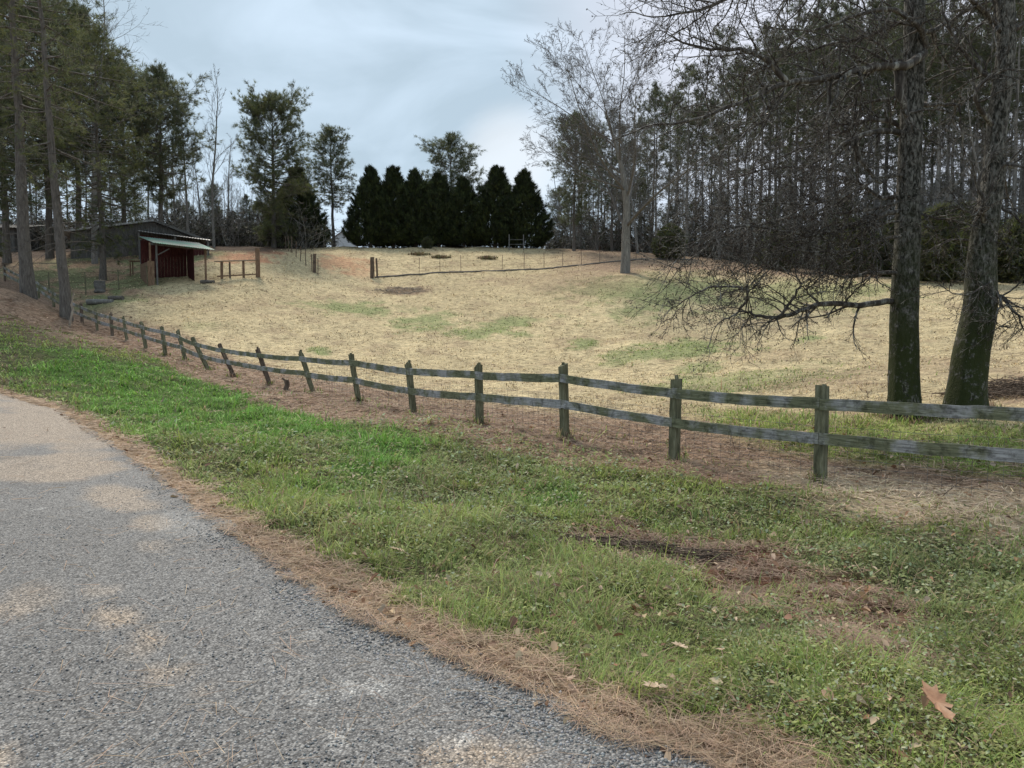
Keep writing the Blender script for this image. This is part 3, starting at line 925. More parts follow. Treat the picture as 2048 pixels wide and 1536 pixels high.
o = link('low_weeds', mesh_np('low_weeds', V_, None, Q_, M['grass'], C_))
tag(o, 'dark small leaved weeds creeping through the verge grass', 'weeds', None, 'stuff')

# dead pasture grass
x, y, r = polar(rs, 300000, 9, 80, 46)
Z, n1, n2, n3 = zones(x, y)
tu = fbm(x, y, 1.5, 3)
p = Z['field'] * (1 - Z['wood']) * (1 - .8 * np.clip(Z['clay'], 0, 1)) * (1 - .6 * Z['litter']) * (1 - .6 * Z['edgebrown']) * (.15 + 1.2 * smooth(.42, .62, tu))
k = (rs.rand(len(x)) < p) & (Z['df'] > .6)
x, y, r, n1, tu = x[k], y[k], r[k], n1[k], tu[k]
fg = Z['fgreen'][k]
n = len(x)
base = np.ones((n, 3)) * (TAN * 1.4)
br = rs.rand(n) < .28; base[br] = STRAW * .6
gr = rs.rand(n) < fg * .85; base[gr] = np.array((.19, .25, .09))
h = (.03 + .11 * tu * rs.rand(n)) * (1 + .004 * r)
w = .0013 * r * rs.uniform(.6, 1.5, n)
V_, T_, Q_, C_ = blades(rs, x, y, height(x, y), h, w, rs.uniform(0, 6.283, n), rs.uniform(.4, 1.7, n), colmix(rs, base, .22, .05), seg=1)
o = link('dry_grass', mesh_np('dry_grass', V_, T_, None, M['straw'], C_))
tag(o, 'dry tan pasture grass on the rising field behind the board fence', 'grass', None, 'stuff')

# fallen pine needles and straw lying flat
x, y, r = polar(rs, 420000, 2.1, 46)
Z, n1, n2, n3 = zones(x, y)
p = 1.15 * Z['shoulder'] * (Z['dr'] > -.12) + .9 * Z['fband'] + .9 * Z['brown'] + .9 * Z['pale'] + .8 * Z['left'] + .035 * (Z['df'] < 0) * (Z['dr'] > .2)
p = p * (Z['dr'] > -.16 + .2 * n2) * (.3 + 1.1 * smooth(.35, .6, fbm(x, y, 6, 2))) + .012 * (Z['dr'] < 0) * (Z['dr'] > -1.6)
k = rs.rand(len(x)) < p
x, y, r = x[k], y[k], r[k]
br_, pa_, sh_ = Z['brown'][k], Z['pale'][k], Z['shoulder'][k]
n = len(x)
L = rs.uniform(.06, .17, n) * (1 + .03 * r)
w = np.maximum(.0022, .00085 * r) * rs.uniform(.6, 1.3, n)
az = rs.uniform(0, 6.283, n)
lift = rs.uniform(0, .04, n) * (1 + pa_)
d1 = np.stack([np.cos(az), np.sin(az), rs.normal(0, .12, n) + .25 * pa_ * rs.rand(n)], 1) * (L / 2)[:, None]
d2 = np.stack([-np.sin(az), np.cos(az), rs.normal(0, .3, n)], 1) * (w / 2)[:, None]
dr_ = Z['dr'][k]
c0 = np.stack([x, y, np.where(dr_ < .05, height0(x, y) + .034, height(x, y) + .012) + lift * (dr_ > .1)], 1)
V_ = np.stack([c0 - d1 - d2, c0 - d1 + d2, c0 + d1 + d2 * .4, c0 + d1 - d2 * .4], 1).reshape(-1, 3)
base = np.ones((n, 3)) * STRAW * 1.2
base = base * (1 - (1 - sh_)[:, None] * .35) + LITTER * (1 - sh_)[:, None] * .45
base = base * (1 - br_[:, None] * .7) + LITTER * 1.1 * br_[:, None] * .7
base = base * (1 - pa_[:, None]) + PALE * 1.15 * pa_[:, None]
o = link('pine_straw', mesh_np('pine_straw', V_, None, np.arange(n * 4).reshape(-1, 4), M['straw'], np.repeat(colmix(rs, base, .35, .06), 4, 0)))
tag(o, 'fallen pine needles and straw along the road edge and fence foot', 'straw', None, 'stuff')

# scattered curled dead leaves, too many and small to tell apart
x, y, r = polar(rs, 9000, 2.2, 24)
Z, n1, n2, n3 = zones(x, y)
k = (Z['dr'] > -.1) & (rs.rand(len(x)) < .10 + .35 * Z['shoulder'] + .5 * Z['fband'] + .5 * Z['brown'] + .3 * Z['pale'] + .3 * smooth(.55, .7, n1)) & (Z['df'] < 3)
x, y, r = x[k], y[k], r[k]
n = len(x)
s = rs.uniform(.012, .034, n) * (1 + .02 * r); az = rs.uniform(0, 6.283, n)
u1 = np.stack([np.cos(az), np.sin(az), rs.normal(0, .4, n)], 1) * s[:, None]
u2 = np.stack([-np.sin(az), np.cos(az), rs.normal(0, .5, n)], 1) * (s * .55)[:, None]
upz = np.stack([np.zeros(n), np.zeros(n), s * rs.uniform(.1, .6, n)], 1)
c0 = np.stack([x, y, height(x, y) + .02 + .06 * rs.rand(n) * (1 - Z['shoulder'][k])], 1)
V_ = np.stack([c0 - u1, c0 - u1 * .3 + u2 + upz, c0 + u1 * .5 + u2 * .8 + upz, c0 + u1 * 1.1, c0 + u1 * .4 - u2 + upz, c0 - u1 * .4 - u2 * .8 + upz, c0], 1).reshape(-1, 3)
T_ = (np.arange(n)[:, None, None] * 7 + np.array([(6, i, (i + 1) % 6) for i in range(6)])[None]).reshape(-1, 3)
o = link('leaf_litter', mesh_np('leaf_litter', V_, T_, None, M['straw'], np.repeat(colmix(rs, np.array([(.30, .17, .10), (.40, .28, .18), (.2, .11, .07), (.5, .38, .26)])[rs.randint(0, 4, n)], .2, .05), 7, 0)))
tag(o, 'small curled dead leaves scattered through the verge and straw', 'leaves', None, 'stuff')

# loose gravel at the road edge and on the road
x, y, r = polar(rs, 90000, 2.1, 9)
dr = sdist(x, y, ROAD_EDGE)
p = np.exp(-(dr + .12) ** 2 / .03) * (1.6 - .12 * r) * smooth(.35, .5, fbm(x, y, 1.2, 2)+.08) + .22 * (dr < 0)
k = (rs.rand(len(x)) < p) & (dr < .3)
x, y, r, dr = x[k], y[k], r[k], dr[k]
n = len(x)
octv = np.array([(1, 0, 0), (0, 1, 0), (-1, 0, 0), (0, -1, 0), (0, 0, .8), (0, 0, -.5)], float)
octf = np.array([(0, 1, 4), (1, 2, 4), (2, 3, 4), (3, 0, 4), (1, 0, 5), (2, 1, 5), (3, 2, 5), (0, 3, 5)])
s = rs.uniform(.0035, .0095, n) * np.where(np.abs(dr) < .3, 1.15, .85)
az = rs.uniform(0, 6.28, n)
vv = octv[None] * rs.uniform(.6, 1.3, (n, 6, 1)) * s[:, None, None]
ca, sa = np.cos(az)[:, None], np.sin(az)[:, None]
vx = vv[..., 0] * ca - vv[..., 1] * sa; vy = vv[..., 0] * sa + vv[..., 1] * ca
zz = height0(x, y) + .006 + .02 * (1 - np.exp(-np.clip(-dr, 0, 9) / 1.5)) + s * .25
V_ = np.stack([vx + x[:, None], vy + y[:, None], vv[..., 2] + zz[:, None]], -1).reshape(-1, 3)
T_ = (np.arange(n)[:, None, None] * 6 + octf[None]).reshape(-1, 3)
o = link('loose_gravel', mesh_np('loose_gravel', V_, T_, None, M['straw'], np.repeat(colmix(rs, np.ones((n, 3)) * np.array((.34, .335, .33)), .55, .03), 6, 0)))
tag(o, 'loose grey gravel chips scattered on the worn road', 'gravel', None, 'stuff')
print('ground done', flush=True)

# ------------------------------------------------------------------ board fence
mw, t, b, o = new_mat('weathered_board')
v = coords(t, (1, 1, 1))
geo = t.nodes.new('ShaderNodeNewGeometry')
oi = t.nodes.new('ShaderNodeObjectInfo')
va = t.nodes.new('ShaderNodeVectorMath'); va.operation = 'ADD'
t.links.new(v, va.inputs[0]); t.links.new(oi.outputs['Random'], va.inputs[1])
st = t.nodes.new('ShaderNodeMapping'); st.inputs['Scale'].default_value = (2.2, 2.2, 40); t.links.new(va.outputs[0], st.inputs[0])
gn = noise_n(t, st.outputs[0], 2.0, 6, .65, .3)
big = noise_n(t, va.outputs[0], 1.6, 5, .6)
ga = ramp(t, gn.outputs['Fac'], [(.3, (.13, .125, .122)), (.5, (.32, .312, .31)), (.7, (.5, .49, .49))])
gg = ramp(t, gn.outputs['Fac'], [(.3, (.065, .066, .038)), (.55, (.175, .178, .108)), (.75, (.29, .29, .2))])
bf = ramp(t, big.outputs['Fac'], [(.46, (0, 0, 0)), (.58, (1, 1, 1))])
c1 = mixc(t, 'MIX', bf.outputs[0], gg.outputs[0], ga.outputs[0])
dk = noise_n(t, va.outputs[0], 9, 4, .7)
dd = ramp(t, dk.outputs['Fac'], [(.34, (.35, .35, .33)), (.5, (1, 1, 1))])
c1 = mixc(t, 'MULTIPLY', .8, c1, dd.outputs[0])
t.links.new(c1, b.inputs['Base Color']); bump(t, b, gn.outputs['Fac'], .7, .006)
M['board'] = mw
M['post'] = mat_noise('mossy_post', [(.3, (.055, .054, .032)), (.5, (.14, .135, .082)), (.7, (.24, .23, .155))], 2.0, (9, 9, 1.6), 6, .9, .7, .01, per_obj=1)
M['post_brown'] = mat_noise('brown_post', [(.3, (.05, .035, .026)), (.5, (.12, .088, .066)), (.7, (.2, .155, .115))], 2.0, (9, 9, 1.6), 6, .9, .7, .01, per_obj=1)
M['wire'] = mat_noise('galvanised_wire', [(.3, (.10, .10, .10)), (.7, (.2, .2, .2))], 5, bmp=0, rough=.5)
M['rust'] = mat_noise('rusty_wire', [(.3, (.06, .04, .03)), (.7, (.14, .10, .08))], 5, bmp=0, rough=.8)

rng = random.Random(5)
fb = []
for (x_, y_) in FENCE[1:4]:
    fb.append((np.array([x_, y_, gz(x_, y_)]), 0.0, 1.22))
for bx, by, Y, tx, hh in POSTS:
    p = at(bx, by, Y); p[2] = gz(p[0], p[1])
    fb.append((p, (tx - bx) * Y / F, hh))
froot = empty('board_fence', tuple(fb[3][0]), 0, 'long two rail mossy grey board fence running along the foot of the pasture', 'fence')
ends = []
for i, (p, lx, hh) in enumerate(fb):
    q0 = Vector(rel(froot, p)); q1 = q0 + Vector((lx, rng.uniform(-.03, .05), hh))
    a_ = Mesh()
    wd = rng.uniform(.105, .135)
    dz = Vector((0, 0, 1))
    a_.plank(q0 - (q1 - q0) * .12, q1, wd, wd * .95, 9, .004, rng, up=(0.75, .66, 0))
    top = len(a_.v)
    # weathered top: broken, slanted corners
    for k in range(1, 5):
        vx = a_.v[top - k]; a_.v[top - k] = (vx[0], vx[1], vx[2] + rng.uniform(-.07, .05))
    a_.plank(q1 + Vector((0.01, 0, -.12)), q1 + Vector((rng.uniform(-.01, .03), 0, rng.uniform(.02, .06))), .05, .04, 1, 0, rng, up=(1, 0, 0))
    a_.build('post', M['post'] if rng.random() < .62 or i < 6 else M['post_brown'], froot)
    ends.append((q0, q1))
for lv, hfrac in enumerate((.825, .463)):
    for i in range(len(ends) - 1):
        A0, A1 = ends[i]; B0, B1 = ends[i + 1]
        pa = A0.lerp(A1, hfrac); pb = B0.lerp(B1, hfrac)
        d = (pb - pa).normalized()
        nrm = Vector((-d.y, d.x, 0)).normalized()
        if nrm.y > 0: nrm = -nrm       # towards the road
        off = nrm * (.078 + .002 * (i % 2)) if lv == 0 or True else 0
        ov = .05
        zj = Vector((0, 0, rng.uniform(-.012, .012)))
        pa2 = pa + off - d * (.002) + zj; pb2 = pb + off + d * (-.004) + Vector((0, 0, rng.uniform(-.012, .012)))
        a_ = Mesh()
        a_.plank(pa2, pb2, .148 * rng.uniform(.92, 1.05), .028, 14, .004, rng, up=(0, 0, 1), sag=rng.uniform(.0, .03))
        a_.build('rail', M['board'], froot)
# woven wire on the field side of the posts
T = Tubes()
for i in range(len(ends) - 1):
    A0, A1 = ends[i]; B0, B1 = ends[i + 1]
    d = (B0 - A0).normalized(); nrm = Vector((-d.y, d.x, 0)).normalized()
    if nrm.y < 0: nrm = -nrm
    near = i < 9
    hs = [.03 + .1 * k for k in range(8)] if near else [.1 + .22 * k for k in range(4)]
    for hq in hs:
        e = [tuple(A0.lerp(B0, k / 4) + nrm * .07 + Vector((0, 0, hq + rng.gauss(0, .008)))) for k in range(5)]
        T.add(e, [.0025 if near else .0035] * 5, 3)
    if near:
        n = int((B0 - A0).length / .15)
        for k in range(n):
            c0 = A0.lerp(B0, k / n) + nrm * .072
            T.add([tuple(c0 + Vector((0, 0, .02))), tuple(c0 + Vector((rng.gauss(0, .006), 0, .74)))], [.0021, .0021], 3)
link('wire_mesh', T.mesh('wire_mesh', M['wire']), froot)

# ------------------------------------------------------------------ thin wire fences up the slope
def wire_fence(name, pts, h, label, pmat, wood=(), nw=4, board=False, shift=0, pw=.035, grp=None, wr=.006):
    root = empty(name, tuple(pts[0]), 0, label, 'fence', grp)
    tops = []
    for i, p in enumerate(pts):
        q0 = Vector(rel(root, p)); q1 = q0 + Vector((rng.uniform(-.05, .05), 0, h * rng.uniform(.93, 1.07)))
        a_ = Mesh()
        w_ = .14 if i in wood else pw
        a_.plank(q0 - Vector((0, 0, .2)), q1, w_, w_, 3, .004, rng, up=(1, 0, 0))
        a_.build('post', M['post_brown'] if i in wood else pmat, root)
        tops.append((q0, q1))
    T = Tubes()
    for i in range(len(tops) - 1):
        A0, A1 = tops[i]; B0, B1 = tops[i + 1]
        for k in range(nw):
            f = .08 + .88 * k / (nw - 1)
            a0, b0 = A0.lerp(A1, f), B0.lerp(B1, f)
            T.add([tuple(a0.lerp(b0, u) - Vector((0, pw, .03 * 4 * u * (1 - u)))) for u in (0, .5, 1)], [wr] * 3, 3)
    link('wire', T.mesh('wire', M['rust']), root)
    if board:
        T = Tubes()
        for i in range(len(tops) - 1):
            a0, b0 = tops[i][0], tops[i + 1][0]
            T.add([tuple(a0.lerp(b0, u) + Vector((0, -.05, .03 + rng.gauss(0, .02)))) for u in (0, .25, .5, .75, 1)], [.06] * 5, 5)
        link('bottom_pole', T.mesh('bottom_pole', M['dark_bark']), root)
    return root
up = [(749, 60.0), (838, 60.6), (880, 61), (922, 61.4), (1004, 62), (1048, 62.4), (1088, 62.8), (1125, 63.2), (1163, 63.6), (1200, 64), (1272, 65), (1320, 65.6), (1370, 66.2), (1420, 67)]
wire_fence('wire_fence', [gp(*u) for u in up], 1.35, 'thin wire fence on rusty metal posts crossing the upper pasture to the bare tree', M['rust'], (), 4, board=True)
# dark line of old boards and dead grass trapped along the foot of that fence
for nm, a, b_ in (('gate_post', 744, 'dark thick wooden gate post at the near end of the upper wire fence'), ('gate_post', 629, 'pale slimmer gate post left of the red clay gap')):
    p = gp(a, 59.8)
    root = empty(nm, tuple(p), 0, b_, 'post')
    a_ = Mesh().plank((0, 0, -.3), (.03, 0, 1.62 if a == 744 else 1.45), .26 if a == 744 else .2, .24, 6, .006, rng, up=(1, 0, 0))
    a_.build('post', M['dark_post'] if 'dark_post' in M else M['post_brown'], root)
    if a == 744:
        Mesh().plank((.38, .2, -.2), (.33, .2, 1.55), .12, .12, 3, .004, rng, up=(1, 0, 0)).build('brace', M['post_brown'], root)
cor = [(636, 59), (624, 60.2), (612, 61.5), (601, 63), (592, 64.5), (584, 66), (577, 67.6), (571, 69.5)]
wire_fence('wire_fence', [gp(*u) for u in cor], 1.3, 'short line of close wooden posts climbing the slope left of the red clay gap', M['post_brown'], (), 4, pw=.055)
lf = [(98, 47), (172, 47.5), (238, 48.5), (296, 49.5)]
wire_fence('wire_fence', [gp(*u) for u in lf], 1.35, 'wire fence with three thin posts between pine trunks and red shelter', M['post'], (), 5, pw=.06, wr=.009)
lb = [(545, 72), (640, 79), (700, 80), (760, 80)]
# metal frame standing under the cypresses
p = gp(1031, 74)
root = empty('metal_gate', tuple(p), 0, 'pale metal pipe gate standing open before the dark cypresses', 'gate')
for nm_, pa_, pb_, r_ in (('post', (-.62, 0, -.3), (-.62, 0, 1.5), .05), ('post', (.78, 0, -.3), (.78, 0, 1.5), .05), ('rail', (-.62, 0, .55), (.78, 0, .55), .02), ('rail', (-.62, 0, 1.0), (.78, 0, 1.0), .02)):
    T = Tubes()
    T.add([pa_, pb_], [r_, r_], 6)
    link(nm_, T.mesh(nm_, M['wire']), root)

# ------------------------------------------------------------------ shelter, barn, pen
M['red'] = mat_noise('red_boards', [(.3, (.03, .010, .010)), (.55, (.07, .018, .017)), (.75, (.11, .042, .034))], 2, (8, 8, 1.5), 5, .85, .4)
M['brown_wood'] = mat_noise('brown_boards', [(.3, (.10, .062, .04)), (.55, (.2, .13, .085)), (.75, (.32, .23, .16))], 2, (9, 9, 1.5), 5, .9, .4, per_obj=1)
M['grey_wood'] = mat_noise('grey_boards', [(.3, (.05, .048, .045)), (.5, (.11, .107, .10)), (.75, (.19, .185, .175))], 2.5, (10, 10, 1.0), 5, .9, .5)
M['pale_wood'] = mat_noise('pale_boards', [(.3, (.2, .16, .12)), (.7, (.42, .35, .28))], 2.5, (8, 8, 1.5), 5, .9, .4, per_obj=1)
def metal_roof(name, c0, c1):
    m, t, b, o = new_mat(name)
    v = coords(t)
    n = noise_n(t, v, .8, 5, .6)
    r = ramp(t, n.outputs['Fac'], [(.4, c0), (.58, c1)])
    n2 = noise_n(t, v, 6, 5, .7)
    r2 = ramp(t, n2.outputs['Fac'], [(.3, (.75, .72, .68)), (.6, (1.1, 1.1, 1.1))])
    c = mixc(t, 'MULTIPLY', 1, r.outputs[0], r2.outputs[0])
    t.links.new(c, b.inputs['Base Color'])
    b.inputs['Metallic'].default_value = .35; b.inputs['Roughness'].default_value = .5
    return m
M['tin'] = metal_roof('old_tin', (.25, .27, .26), (.15, .33, .27))
M['tin_pale'] = metal_roof('pale_tin', (.30, .30, .30), (.42, .42, .42))
def corrugated(name, a, b_, c, d, mat, parent, n=60, amp=.018, th=.02):
    """sheet a-b (front edge) c-d (back edge), ridges running front to back"""
    a, b_, c, d = map(Vector, (a, b_, c, d))
    nrm = (b_ - a).cross(d - a).normalized()
    if nrm.z < 0: nrm = -nrm
    v, f = [], []
    m_ = n * 2
    for i in range(m_ + 1):
        u = i / m_
        w = nrm * (amp if i % 2 else -amp)
        f0, k0 = a.lerp(b_, u), d.lerp(c, u)
        for q_ in (f0 + w, k0 + w, k0 + w - nrm * th, f0 + w - nrm * th): v.append(tuple(q_))
    for i in range(m_):
        o_ = i * 4
        for j in range(4):
            k = (j + 1) % 4
            f.append((o_ + j, o_ + k, o_ + 4 + k, o_ + 4 + j))
    f.append((0, 1, 2, 3)); f.append((m_ * 4 + 3, m_ * 4 + 2, m_ * 4 + 1, m_ * 4))
    mm_ = Mesh(); mm_.v = v; mm_.f = f
    return mm_.build(name, mat, parent)
def board_wall(name, p0, p1, z0, z1, mat, parent, bw=.2, th=.03, f=None):
    """vertical boards from p0 to p1 (xy), height function f(u)->top"""
    p0, p1 = Vector((p0[0], p0[1], 0)), Vector((p1[0], p1[1], 0))
    L = (p1 - p0).length; n = max(1, int(L / bw))
    d = (p1 - p0).normalized(); ang_ = math.atan2(d.y, d.x)
    a_ = Mesh()
    for i in range(n):
        u = (i + .5) / n
        top = f(u) if f else z1
        c = p0.lerp(p1, u)
        zb = z0 + rng.uniform(-.02, .03)
        a_.box((c.x, c.y, (zb + top) / 2), (L / n - .012, th + .004 * (i % 2), top - zb), ang_)
    return a_.build(name, mat, parent)

# shelter: front left corner at px 300, front right px 412
FL, FR = gp(300, 49.5), gp(412, 51.6)
sroot = empty('animal_shelter', tuple(FL), 0, 'small open fronted shelter with red back wall and greenish tin roof', 'shelter')
ex = Vector((FR[0] - FL[0], FR[1] - FL[1], 0)); W_ = ex.length; ex.normalize()
ey = Vector((-ex.y, ex.x, 0))
def S(u, v_, z_): return tuple(ex * u + ey * v_ + Vector((0, 0, z_)))
zr = float(FR[2] - FL[2])
D_ = 2.9
for u, v_, hh, mt in ((.45, 0, 2.84, 'grey_wood'), (W_, 0, 2.66, 'brown_wood'), (0.08, .1, 2.82, 'brown_wood'), (0.05, D_, 3.25, 'grey_wood'), (W_ * .83, D_, 3.05, 'grey_wood')):
    a_ = Mesh().plank(S(u, v_, -.5), S(u, v_, hh), .11, .11, 3, .003, rng, up=tuple(ex))
    a_.build('post', M[mt], sroot)
board_wall('back_wall', S(0.02, D_ - .12, 0), S(W_ * .84, D_ - .12, 0), .15, 3.2, M['red'], sroot)
board_wall('side_wall', S(-.02, .18, 0), S(-.02, D_ - .15, 0), -.2, 1.6, M['brown_wood'], sroot, .24)
board_wall('side_wall', S(W_ * .85, .9, 0), S(W_ * .85, D_ - .15, 0), .1, 2.75, M['red'], sroot, .24)
board_wall('front_panel', S(-.12, .0, 0), S(.30, .0, 0), -.35, 1.62, M['brown_wood'], sroot, .14)
Mesh().plank(S(.3, D_ - .3, .32), S(W_ + .1, D_ * .62, .42), .16, .05, 3, .004, rng).build('rail', M['brown_wood'], sroot)
Mesh().plank(S(.1, .06, 2.76), S(W_ + .25, .06, 2.6), .14, .06, 3, .004, rng).build('beam', M['grey_wood'], sroot)
Mesh().plank(S(.45, 0.02, 2.0), S(1.25, .02, 2.5), .07, .05, 1, 0, rng).build('brace', M['grey_wood'], sroot)
corrugated('roof', S(.25, -.5, 2.78), S(W_ + .55, -.5, 2.56), S(W_ + .4, D_ + .1, 3.36), S(.0, D_ + .1, 3.53), M['tin'], sroot, 26)

# barn behind
gzb = float(gp(250, 60)[2])
TH = .42
P0 = np.array(gp(140, 60)[:2])
EXB = np.array([math.cos(TH), math.sin(TH)]); EYB = np.array([-math.sin(TH), math.cos(TH)])
broot = empty('barn', (P0[0], P0[1], gzb - .15), TH, 'weathered grey board barn with low gable roof behind the red shelter', 'barn')
def LX(px, py, v_):
    """local x and z of the point of the plane y=v_ seen at a pixel"""
    d = ray(px, py)
    A_ = np.array([[EXB[0], -d[0]], [EXB[1], -d[1]]])
    u, t_ = np.linalg.solve(A_, -(P0 + EYB * v_))
    return float(u), float(CAMZ + d[2] * t_ - (gzb - .15))
x0, ze0 = LX(140, 464, 0); x1, ze1 = LX(402, 480, 0); xr, zrg = LX(308, 443, 0)
def gable(u):
    xx = x0 + (x1 - x0) * u
    return ze0 + (zrg - ze0) * (xx - x0) / (xr - x0) if xx < xr else zrg + (ze1 - zrg) * (xx - xr) / (x1 - xr)
board_wall('front_wall', (x0, 0), (x1, 0), -1.6, 0, M['grey_wood'], broot, .22, .03, lambda u: gable(u) - .06)
board_wall('side_wall', (x0, .04), (x0, 8), -.6, ze0 - .06, M['grey_wood'], broot, .24)
board_wall('side_wall', (x1, .04), (x1, 8), -.6, ze1 - .06, M['grey_wood'], broot, .24)
corrugated('roof', (x0 - .5, -.4, ze0 - .06), (xr, -.4, zrg + .02), (xr, 8.4, zrg + .02), (x0 - .5, 8.4, ze0 - .06), M['tin_pale'], broot, 30)
corrugated('roof', (xr + .01, -.4, zrg + .02), (x1 + .4, -.4, ze1 - .08), (x1 + .4, 8.4, ze1 - .08), (xr + .01, 8.4, zrg + .02), M['tin_pale'], broot, 20)
Mesh().plank((x0 - .5, -.46, ze0 - .02), (xr, -.46, zrg + .05), .14, .05).build('rake_board', M['tin_pale'], broot)
Mesh().plank((xr, -.46, zrg + .05), (x1 + .4, -.46, ze1 - .05), .2, .05).build('rake_board', M['grey_wood'], broot)
Mesh().box((x0 + 4.2, -.03, .7), (1.5, .05, 2.3)).build('door', M['dark_bark'], broot)
# lean-to on its right front: pale tin roof falling to the right, open and dark below
yl = -3.2
la, zla = LX(273, 461, yl); lb_, zlb = LX(424, 481, yl)
def zat(xx): return zla + (zlb - zla) * (xx - la) / (lb_ - la)
corrugated('lean_to_roof', (la, yl, zla), (lb_, yl, zlb), (lb_, -.12, zlb + .42), (la, -.12, zla + .40), M['tin_pale'], broot, 26)
for xx in (la + .15, (la + lb_) / 2, lb_ - .3):
    Mesh().plank((xx, yl + .15, -1.6), (xx, yl + .15, zat(xx) - .05), .14, .14, 2, .003, rng, up=(1, 0, 0)).build('post', M['grey_wood'], broot)
board_wall('lean_to_wall', (la + .1, yl + .4), (lb_ - .4, yl + .4), -1.6, 0, M['red'], broot, .2, .03, lambda u: zat(la + u * (lb_ - la)) - .25)
# pale far building behind the crest, seen in the gap left of the cypress row
M['white_paint'] = mat_noise('white_siding', [(.3, (.55, .55, .55)), (.7, (.72, .72, .72))], 3, (.3, .3, 6), 3, .7, .2)
p = at(684, 497, 118)
hb = empty('white_building', (p[0], p[1], p[2] - 3.0), 0.1, 'pale far building glimpsed in the gap left of the cypress row', 'building')
board_wall('wall', (-1.7, 0), (1.9, 0), 0, 5.0, M['white_paint'], hb, .3, .05, lambda u: 4.3 + 1.3 * (1 - abs(u * 2 - 1)))
board_wall('wall', (1.9, .1), (1.9, 6), 0, 4.3, M['white_paint'], hb, .3)
board_wall('wall', (-1.7, .1), (-1.7, 6), 0, 4.3, M['white_paint'], hb, .3)
corrugated('roof', (-2.0, -.3, 4.15), (.1, -.3, 5.75), (.1, 6.3, 5.75), (-2.0, 6.3, 4.15), M['tin_pale'], hb, 12)
corrugated('roof', (.11, -.3, 5.75), (2.2, -.3, 4.15), (2.2, 6.3, 4.15), (.11, 6.3, 5.75), M['tin_pale'], hb, 12)
# old shed at the far left
p = gp(10, 64)
sh = empty('shed', (p[0], p[1], p[2]), 0.1, 'dark low shed in the trees at the left edge', 'shed')
board_wall('wall', (-4, 0), (.8, 0), -.6, 2.0, M['grey_wood'], sh, .25)
board_wall('wall', (.8, .04), (.8, 4.5), -.6, 2.0, M['grey_wood'], sh, .25)
corrugated('roof', (-4.4, -.5, 1.95), (1.2, -.5, 1.95), (1.2, 4.8, 2.9), (-4.4, 4.8, 2.9), M['grey_wood'], sh, 24)

# wooden trough / rail pen right of the shelter
A_ = gp(444, 52.2); B_ = gp(516, 53)
proot = empty('hitching_rail', tuple(A_), 0, 'low wooden rail with plank top beside the shelter, ending in a tall post', 'rail')
vec = Vector(B_ - A_)
for k, (u, hh, ww, mt) in enumerate(((0, 1.15, .15, 'brown_wood'), (.22, 1.12, .1, 'post_brown'), (.6, 1.15, .13, 'brown_wood'), (1, 2.0, .24, 'brown_wood'))):
    q0 = vec * u
    Mesh().plank(tuple(q0 - Vector((0, 0, .3))), tuple(q0 + Vector((0, 0, hh))), ww, ww, 4, .004, rng, up=(1, 0, 0)).build('post', M[mt], proot)
Mesh().plank(tuple(Vector((-.5, .0, 1.18))), tuple(vec * .97 + Vector((0, -.0, 1.18))), .35, .05, 4, .004, rng, up=(0, 1, 0)).build('plank_top', M['pale_wood'], proot)
Mesh().plank(tuple(Vector((-.3, -.1, .15))), tuple(vec * .97 + Vector((0, -.1, .2))), .09, .04, 4, .004, rng).build('rail', M['brown_wood'], proot)
# small table behind the left of the shelter
p = gp(277, 53)
tr_ = empty('wooden_table', tuple(p), .1, 'little brown wooden table left of the shelter', 'table')
Mesh().box((0, 0, .95), (1.1, .6, .06)).build('table_top', M['brown_wood'], tr_)
for xx in (-.45, .45):
    for yy in (-.22, .22):
        Mesh().box((xx, yy, .4), (.07, .07, 1.05)).build('leg', M['brown_wood'], tr_)
# stump with a pale cut, logs, leaning board, stub
def log_mesh(L, r, n=14, seed=1, hollow=False):
    rg = random.Random(seed)
    v, f = [], []
    rings = 8
    for i in range(rings + 1):
        rr0 = r * (1 + .08 * rg.uniform(-1, 1))
        for j in range(n):
            a = j * 2 * math.pi / n
            q_ = rr0 * (1 + .06 * math.sin(3 * a + i))
            v.append((L * (i / rings - .5), q_ * math.cos(a), q_ * math.sin(a)))
    for i in range(rings):
        for j in range(n):
            k = (j + 1) % n
            f.append((i * n + j, i * n + k, (i + 1) * n + k, (i + 1) * n + j))
    f.append(tuple(range(n))[::-1]); f.append(tuple(rings * n + j for j in range(n)))
    m_ = Mesh(); m_.v = v; m_.f = f
    return m_
p = gp(200, 48)
st_ = empty('stump', (p[0], p[1], p[2]), 0, 'dark upright stump with a pale cut top in the yard by the pines', 'stump')
o = log_mesh(.75, .33, seed=3).build('stump_body', M['dark_bark'], st_); o.rotation_euler = (0, math.pi / 2, 0); o.location = (0, 0, .35)
Mesh().box((0.05, 0, .75), (.5, .45, .04)).build('cut_top', M['pale_wood'], st_)
for k, (px, Y, L, r, rz, lab) in enumerate([(200, 44.8, 1.5, .16, .05, 'grey log lying on the grass left of the shelter'), (232, 45.5, .9, .14, -.1, 'short brown log beside the grey log'), (415, 51, .9, .12, .1, 'small log on the ground at the right foot of the shelter')]):
    p = gp(px, Y)
    o = log_mesh(L, r, seed=k + 9).build('log', M['grey_bark'] if k == 0 else M['pine_bark'])
    o.location = (p[0], p[1], p[2] + r * .6); o.rotation_euler = (0, 0, rz)
    tag(o, lab, 'log')
p = gp(137, 36.8)
